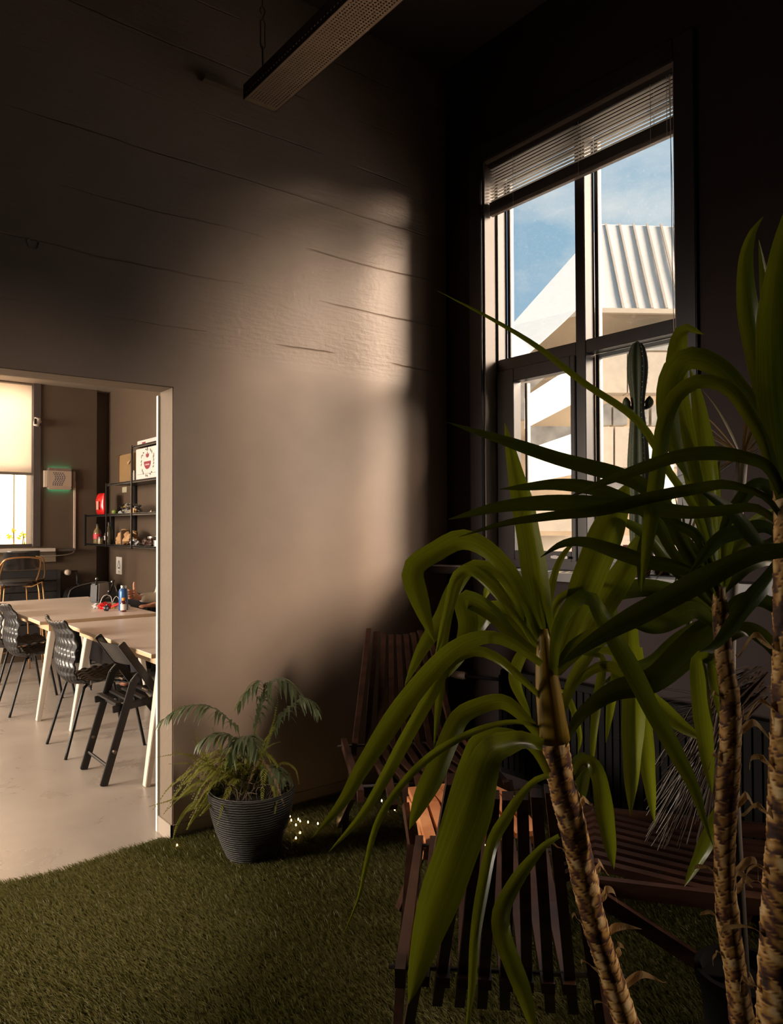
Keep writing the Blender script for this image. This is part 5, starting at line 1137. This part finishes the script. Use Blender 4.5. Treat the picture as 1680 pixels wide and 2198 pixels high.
def bottle(x, y, i, r, h, m, lab, label, neck=.35):
    t = thing('bottle', (x, y, on(i)), label, 'bottle', group='bottles on the lowest shelf')
    MB().lathe([(.001, 0), (r*.9, 0), (r, .008), (r, h*.55), (r*.85, h*.68), (r*.35, h*.82), (r*.3, h*.93), (.001, h*.93)], n=22).build('body', m, t, smooth='auto')
    MB().lathe([(r*.36, h*.92), (r*.38, h), (.001, h)], n=16).build('cap', BLP, t)
    if lab: MB().lathe([(r*1.01, h*.25), (r*1.03, h*.26), (r*1.03, h*.50), (r*1.01, h*.51)], n=22).build('label', lab, t)
GB = mat('cloudy_bottle', (.18, .13, .06), .15, coat=.6); OIL = mat('dark_oil', (.06, .05, .03), .12, coat=.6); CLR = glass('clear_plastic', (.75, .72, .66), .5)
bottle(2.58, 8.42, 0, .042, .215, GB, mat('red_label', (.55, .03, .04), .5), 'tall cola style bottle with a red label on the lowest shelf')
bottle(2.61, 8.18, 0, .034, .17, CLR, mat('pale_label', (.5, .45, .4), .5), 'smaller clear bottle right of the red labelled bottle')
bottle(2.58, 8.03, 0, .038, .23, OIL, None, 'slim dark bottle next to the first shelf post')
t = thing('jar', (2.545, 8.20, on(0)), 'small jar with a dark lid in front of the bottles', 'jar'); MB().lathe([(.001, 0), (.03, 0), (.03, .06), (.001, .06)], n=20).build('body', GB, t, smooth='auto'); MB().lathe([(.031, .06), (.031, .078), (.001, .078)], n=20).build('lid', BLP, t)
KR = mat('kraft_paper', (.42, .24, .11), .7, bump=.4, bscale=25); KRD = mat('kraft_dark', (.20, .115, .04), .7, bump=.3, bscale=25)
t = thing('kraft_package', (2.64, 7.62, on(0)), 'crumpled kraft paper package on the lowest shelf, middle bay', 'package'); crumple((0, 0, 0), (.09, .17, .085), 2).build('paper', KR, t); MB().bb(-.095, .0, -.07, -.045, 0, .15).build('strap', mat('brown_strap', (.1, .06, .03), .6), t)
def can(x, y, r, h, label):
    t = thing('tin_can', (x, y, on(0)), label, 'can', group='tins on the lowest shelf'); MB().lathe([(.001, 0), (r*.92, 0), (r, h), (r*.94, h), (r*.88, .01), (.001, .01)], n=22).build('body', mat('dull_tin', (.40, .35, .30), .3, .8), t, smooth='auto')
can(2.70, 7.10, .055, .09, 'low wide tin behind the dark package on the lowest shelf'); can(2.66, 6.78, .050, .105, 'taller open tin right of the dark package'); can(2.56, 6.63, .038, .06, 'small printed tumbler at the shelf front near the jamb')
t = thing('dark_package', (2.62, 6.98, on(0)), 'low dark brown package in front of the tins', 'package'); crumple((0, 0, 0), (.06, .13, .04), 5).build('wrap', mat('dark_brown_wrap', (.05, .025, .02), .45), t)
t = thing('foil_pouch', (2.56, 7.20, on(0)), 'silver pouch lying at the second shelf post', 'pouch'); crumple((0, 0, 0), (.04, .06, .035), 8).build('foil', FOIL, t)
t = thing('white_carton', (2.56, 6.50, on(0)), 'narrow white carton at the right end of the lowest shelf', 'carton'); MB().bb(-.03, .03, -.025, .025, 0, .19).build('box', mat('carton_white', (.6, .52, .45), .6), t, bevel=.003)
t = thing('crisp_bag', (2.60, 8.36, on(1)), 'bright red snack bag standing on the second shelf', 'bag')
vs = []; n = 14
for i in range(n+1):
    z = i/n; wy = .115*(1+.04*math.sin(9*z)); d = .045*math.sin(PI*min(1, z*1.02))**.6+.003
    for a in range(16): th = 2*PI*a/16; vs.append((d*math.cos(th)*(1+.1*math.sin(3*th+z*8)), wy*math.sin(th)*(1+.05*math.sin(7*z+th)), z*.235+.006*math.sin(th*3)*(z > .9)))
fs = [(i*16+a, i*16+(a+1) % 16, (i+1)*16+(a+1) % 16, (i+1)*16+a) for i in range(n) for a in range(16)]+[tuple(range(15, -1, -1)), tuple(range(n*16, n*16+16))]
t = MB().add(vs, fs).build('pouch', REDF, t, smooth=True); MB().bb(-.052, -.049, -.075, .0, .06, .15).build('printed_patch', mat('pink_patch', (.6, .3, .22), .5), t)
t = thing('clear_food_bag', (2.62, 7.52, on(1)), 'crumpled clear plastic bag of food on the second shelf', 'bag'); crumple((0, 0, 0), (.08, .22, .06), 21).build('film', glass('bag_film', (.8, .8, .78), .5), t); crumple((0, .02, 0), (.04, .12, .025), 3).build('white_tray', mat('food_tray', (.65, .6, .52), .5), t); crumple((-.05, .10, .0), (.03, .035, .02), 17).build('foil_knot', FOIL, t)
t = thing('lime', (2.57, 7.83, on(1)), 'green lime beside the first tall post on the second shelf', 'fruit'); MB().ball((0, 0, .026), .028, sc=(1, 1.15, .95)).build('fruit', mat('lime_skin', (.16, .2, .03), .4, bump=.2), t, smooth=True)
t = thing('bread_roll', (2.57, 7.27, on(1)), 'torn bread roll at the front of the second shelf', 'bread'); crumple((0, 0, 0), (.03, .055, .03), 30).build('crust', mat('bread_crust', (.5, .32, .16), .7), t)
t = thing('door_knob_set', (2.62, 6.92, on(1)), 'small metal knob lying on the second shelf, right bay', 'knob'); MB().lathe([(.001, 0), (.022, 0), (.02, .02), (.012, .03), (.001, .032)], n=20).build('knob', MATS['silver_buckle'], t, smooth='auto'); MB().tube([(0, .03, .012), (0, .12, .012)], .008, 8).build('spindle', BLM, t)
t = thing('paper_bag', (2.64, 7.52, on(2)), 'tall brown paper carrier bag on the third shelf', 'bag')
MB().prism([(-.07, -.20, 0), (-.07, .17, 0), (-.055, .21, .29), (-.055, -.19, .29)], (.13, 0, 0)).build('body', KRD, t, bevel=.004); MB().prism([(-.072, .171, 0), (.0, .20, 0), (-.01, .19, .1), (-.03, .23, .2), (-.045, .222, .30), (-.062, .21, .29)], (.015, .004, 0)).build('gusset', KR, t); MB().prism([(-.0735, -.16, .22), (-.0735, -.07, .20), (-.0735, -.09, .175)], (.002, 0, 0)).build('flap_tape', KR, t)
t = thing('spray_bottle', (2.55, 7.205, on(2)), 'small white bottle at the third shelf post', 'bottle'); MB().lathe([(.001, 0), (.016, 0), (.016, .08), (.008, .09), (.008, .105), (.001, .105)], n=16).build('body', mat('carton_white', (.6, .52, .45)), t)
# printed carton
bx = thing('printed_carton', (2.66, 6.80, on(2)), 'big white carton printed with a red bowl on the third shelf', 'box')
CW2 = mat('white_card', (.60, .55, .52), .6)
MB().bb(-.13, .13, -.33, .30, 0, .295).build('box', CW2, bx, bevel=.003); bx = [c for c in bx.children][0]
RB = mat('crimson_print', (.22, .01, .03), .6); GRN = mat('dark_print', (.05, .06, .06), .6); xf = -.1315; yc_, zc = .0, .155
def P(a, b): return (xf, yc_-a, zc+b)
mb = MB(); poly = [P(.085*math.cos(th), .085*math.sin(th)*.85+.01) for th in np.linspace(PI, 2*PI, 16)]; mb.prism(poly, (-.0012, 0, 0))
for a, ln in ((0, .07), (.6, .055), (-.6, .055)):
    c = Vector(P(math.sin(a)*.04, .05+math.cos(a)*.015)); d = Vector((0, -math.sin(a), math.cos(a))); s = Vector((0, d.z, -d.y)); mb.prism([c-d*ln*.35, c+s*.014, c+d*ln*.5, c-s*.014], (-.0012, 0, 0))
mb.build('red_bowl_print', RB, bx); mb = MB()
for k in range(26):
    th = 2*PI*k/26+.1; rr_ = .155; c = Vector(P(rr_*math.cos(th), rr_*math.sin(th)*.8)); 
    if k % 3 == 2: continue
    d = Vector((0, -math.cos(th+.9), math.sin(th+.9))); s = Vector((0, d.z, -d.y)); mb.prism([c-d*.018, c+s*.008, c+d*.018, c-s*.008], (-.001, 0, 0))
mb.build('ring_print', GRN, bx)
for ch_, a, b in (('2', .0, .122), ('1', -.155, .06), ('3', .155, .055)):
    tm = text_mb(ch_, .045, P(a, b), (0, -1, 0), (0, 0, 1), .0006); tm.v = [(x-.0008, y, z) for x, y, z in tm.v]; tm.build('printed_digit', GRN, bx)
tm = MB()
for k in range(7): tm.box((xf-.0018, .045-k*.015, zc-.02), (.0008, .009, .010+.005*(k % 2)))
tm.build('white_script', mat('script_white', (.6, .5, .5), .5), bx)
MB().bb(xf-.0015, xf, -.30, -.27, .07, .10).bb(xf-.001, xf, -.29, .26, .052, .054).build('small_print', GRN, bx)
b2 = thing('flat_carton', (2.68, 6.85, on(3)), 'flat white carton lying on the topmost shelf', 'box'); MB().bb(-.12, .12, -.30, .30, 0, .055).build('box', CW2, b2, bevel=.003); MB().bb(-.1215, -.12, .08, .17, .02, .035).build('red_print', RB, b2)

# --- black bags and low sofa against the far corner
sf = thing('low_sofa', (2.50, 7.75, 0), 'low black leather sofa along the wall under the shelf', 'sofa')
MB().bb(2.36, 2.60, 6.95, 8.15, .06, .42).build('seat', BLL, sf, world=True, bevel=.03, smooth='auto'); MB().bb(2.60, 2.80, 6.95, 8.15, .06, .74).build('backrest', BLL, sf, world=True, bevel=.03, smooth='auto')
for y in (7.0, 8.10): MB().bb(2.38, 2.42, y-.02, y+.02, 0, .07).bb(2.74, 2.78, y-.02, y+.02, 0, .07).build('foot', BLM, sf, world=True)
cs = thing('black_case', (2.42, 8.28, 0), 'glossy black instrument case standing in the far corner behind the table', 'case')
vs = spline([(2.22, 8.22, .60), (2.24, 8.22, .76), (2.35, 8.24, .81), (2.52, 8.26, .835), (2.68, 8.28, .82), (2.74, 8.28, .74), (2.76, 8.28, .5)], 18)
body = [tuple(v) for v in vs]+[(2.74, 8.28, .01), (2.24, 8.22, .01)]
MB().prism(body, (0, .20, 0)).build('shell', mat('gloss_black_vinyl', (.015, .014, .014), .2, spec=.8), cs, world=True, bevel=.015, smooth='auto')
MB().tube([Vector(v)+Vector((0, -.004, 0)) for v in vs], .006, 6).build('zip_piping', mat('grey_piping', (.2, .18, .16), .3), cs, world=True)

# ================================================================== PERSON at the far table, mostly hidden by the jamb
def skin_obj(name, verts, edges, radii, m, parent, sub=2, root=0):
    me = bpy.data.meshes.new(name); me.from_pydata([Vector(v) for v in verts], edges, []); ob = bpy.data.objects.new(name, me); COL.objects.link(ob)
    sk = ob.modifiers.new('s', 'SKIN'); sk.use_smooth_shade = True
    for i, r in enumerate(radii):
        r = r if isinstance(r, tuple) else (r, r); me.skin_vertices[0].data[i].radius = r; me.skin_vertices[0].data[i].use_root = (i == root)
    if sub: sb = ob.modifiers.new('b', 'SUBSURF'); sb.levels = sub; sb.render_levels = sub
    dg = bpy.context.evaluated_depsgraph_get(); m2 = bpy.data.meshes.new_from_object(ob.evaluated_get(dg)); bpy.data.objects.remove(ob); bpy.data.meshes.remove(me)
    m2.materials.clear(); m2.materials.append(m); o = bpy.data.objects.new(name, m2); COL.objects.link(o); o.parent = parent; return o
PO = Vector((2.66, 6.34, 0))
per = thing('person', PO, 'person in a pale sweater giving a thumbs up at the far table', 'person')
SKN = mat('skin', (.42, .19, .11), .5); SWT = mat('pale_sweater', (.50, .44, .36), .85, bump=.3, bscale=90); TRS = mat('dark_trousers', (.03, .03, .04), .8); HAI = mat('dark_hair', (.02, .012, .008), .6)
def rel(*p): return Vector(p)-PO
wr = rel(2.30, 6.40, .815)              # wrist of the raised hand
sR = rel(2.60, 6.53, 1.03); eR = rel(2.53, 6.50, .80); sL = rel(2.63, 6.15, 1.03); eL = rel(2.56, 6.08, .79); wL = rel(2.36, 6.14, .775)
pv = rel(2.64, 6.34, .50)
body_v = [pv, pv+Vector((0, 0, .2)), rel(2.63, 6.34, .95), rel(2.61, 6.34, 1.10), rel(2.59, 6.34, 1.17), sR, eR, wr, sL, eL, wL,
          rel(2.60, 6.44, .48), rel(2.20, 6.46, .49), rel(2.22, 6.46, .08), rel(2.10, 6.46, .04), rel(2.60, 6.24, .48), rel(2.20, 6.20, .49), rel(2.24, 6.20, .08), rel(2.12, 6.20, .04)]
body_e = [(0, 1), (1, 2), (2, 3), (3, 4), (2, 5), (5, 6), (6, 7), (2, 8), (8, 9), (9, 10), (0, 11), (11, 12), (12, 13), (13, 14), (0, 15), (15, 16), (16, 17), (17, 18)]
body_r = [(.14, .10), (.13, .10), (.13, .09), (.055, .055), (.05, .05), .05, .038, .024, .05, .038, .024, .075, .052, .035, .03, .075, .052, .035, .03]
# hand: fist with thumb up; fingers curl towards the viewer side
hx = Vector((-1, .10, .12)).normalized(); up_ = Vector((.0, 0, 1)); pal = Vector((-.2, -1, 0)).normalized()      # hx: along the hand, pal: where the fingers curl
n0 = len(body_v); k1 = wr+hx*.035+Vector((0, 0, .015)); k2 = wr+hx*.07+Vector((0, 0, .03))
body_v += [k1]; body_e += [(7, n0)]; body_r += [(.030, .022)]
for f, (dz_, ln) in enumerate(((.044, 1.0), (.021, 1.05), (-.001, 1.0), (-.022, .85))):
    a = wr+hx*(.083-.004*abs(f-1))+up_*(dz_+.018); b = a+hx*.022*ln+pal*.022; c = b-hx*.020*ln+pal*.022; d = c-hx*.022*ln-pal*.006
    m0 = wr+hx*.045+up_*(dz_*.7+.015); i = len(body_v)
    body_v += [m0, a, b, c, d]; body_e += [(n0, i), (i, i+1), (i+1, i+2), (i+2, i+3), (i+3, i+4)]; body_r += [.013, .0115, .0105, .0100, .0085]
i = len(body_v); body_v += [wr+hx*.025+up_*.042+pal*.012, wr+hx*.032+up_*.082+pal*.010, wr+hx*.034+up_*.112+pal*.008, wr+hx*.030+up_*.138+pal*.006]
body_e += [(n0, i), (i, i+1), (i+1, i+2), (i+2, i+3)]; body_r += [.016, .0125, .0115, .0085]
# resting hand
for f in range(4):
    i = len(body_v); b = wL+Vector((-.07, -.03+.02*f, -.005)); body_v += [b, b+Vector((-.04, 0, .002)), b+Vector((-.065, 0, -.01))]; body_e += [(10, i), (i, i+1), (i+1, i+2)]; body_r += [.011, .009, .0075]
i = len(body_v); body_v += [wL+Vector((-.035, .04, 0)), wL+Vector((-.065, .055, -.005))]; body_e += [(10, i), (i, i+1)]; body_r += [.012, .009]
skin_obj('body', body_v, body_e, body_r, SKN, per)
sw_v = body_v[:3]+[rel(2.615, 6.34, 1.07), sR, eR, wr-hx*.012, sL, eL, wL+Vector((-.01, 0, 0))]
skin_obj('sweater', sw_v, [(0, 1), (1, 2), (2, 3), (2, 4), (4, 5), (5, 6), (2, 7), (7, 8), (8, 9)], [(.165, .125), (.155, .12), (.155, .11), (.075, .075), .068, .055, .040, .068, .055, .038], SWT, per)
skin_obj('trousers', [pv]+body_v[11:14]+body_v[15:18], [(0, 1), (1, 2), (2, 3), (0, 4), (4, 5), (5, 6)], [(.165, .12), .09, .066, .048, .09, .066, .048], TRS, per)
hd = MB().ball((0, 0, 0), 1, 16); hc = rel(2.57, 6.34, 1.29); vv = []
for v in hd.v:
    p = Vector(v); q = Vector((p.x*.098, p.y*.076, p.z*.122)); fx = -p.x
    if fx > 0: q.x += .008*fx-.0; q.x -= .026*math.exp(-((p.y/.16)**2+((p.z+.12)/.2)**2)); q.x += .012*(math.exp(-(((p.y-.38)/.2)**2+((p.z-.08)/.14)**2))+math.exp(-(((p.y+.38)/.2)**2+((p.z-.08)/.14)**2))); q.x -= .008*math.exp(-((p.y/.3)**2+((p.z+.5)/.08)**2))
    vv.append(q+hc)
hd.v = [tuple(v) for v in vv]; hd.ball(hc+Vector((.005, .078, 0)), .02, 8, (.7, .4, 1.3)).ball(hc+Vector((.005, -.078, 0)), .02, 8, (.7, .4, 1.3))
hd.build('head', SKN, per, smooth=True)
hr = MB().ball((0, 0, 0), 1, 14); hr.v = [tuple(Vector((v[0]*.108+.014, v[1]*.088, max(v[2], -.25 if v[0] > .1 else .28)*.132+.008))+hc) for v in hr.v]; hr.build('hair', HAI, per, smooth=True)
stc = thing('stool_seat', (2.66, 6.34, 0), 'dark round stool under the person at the far table', 'stool')
MB().lathe([(.001, .36), (.17, .36), (.18, .375), (.17, .395), (.001, .40)], n=28).build('seat', BLP, stc, smooth='auto'); 
for a in (-1, 1):
    for b in (-1, 1): MB().tube([(a*.09, b*.09, .37), (a*.15, b*.15, 0)], .011, 8).build('leg', BLM, stc)
# tile on the wall mark: small painted-over ring on the concrete above the opening
rg = ony(71, 523, YW); ringm = MB(); pts = [(rg.x+.022*math.cos(t)*(1+.12*math.sin(5*t)), YW-.001, rg.z+.022*math.sin(t)) for t in np.linspace(0, 2*PI, 22)]
single('painted_over_fixing', ringm.tube(pts, .0022, 5), WALL, 'small painted over ring on the concrete above the opening', 'fixing')
shm = mat('dark_shoe', (.02, .018, .018), .5)
for y in (6.46, 6.20):
    b = rel(2.16, y, 0); mb = MB(); mb.ball((0, 0, 0), 1, 12); mb.v = [tuple(Vector((v[0]*.14, v[1]*.052, max(0.0, v[2]*.07+.02)+.001))+b) for v in mb.v]; mb.build('shoe', shm, per, smooth=True)
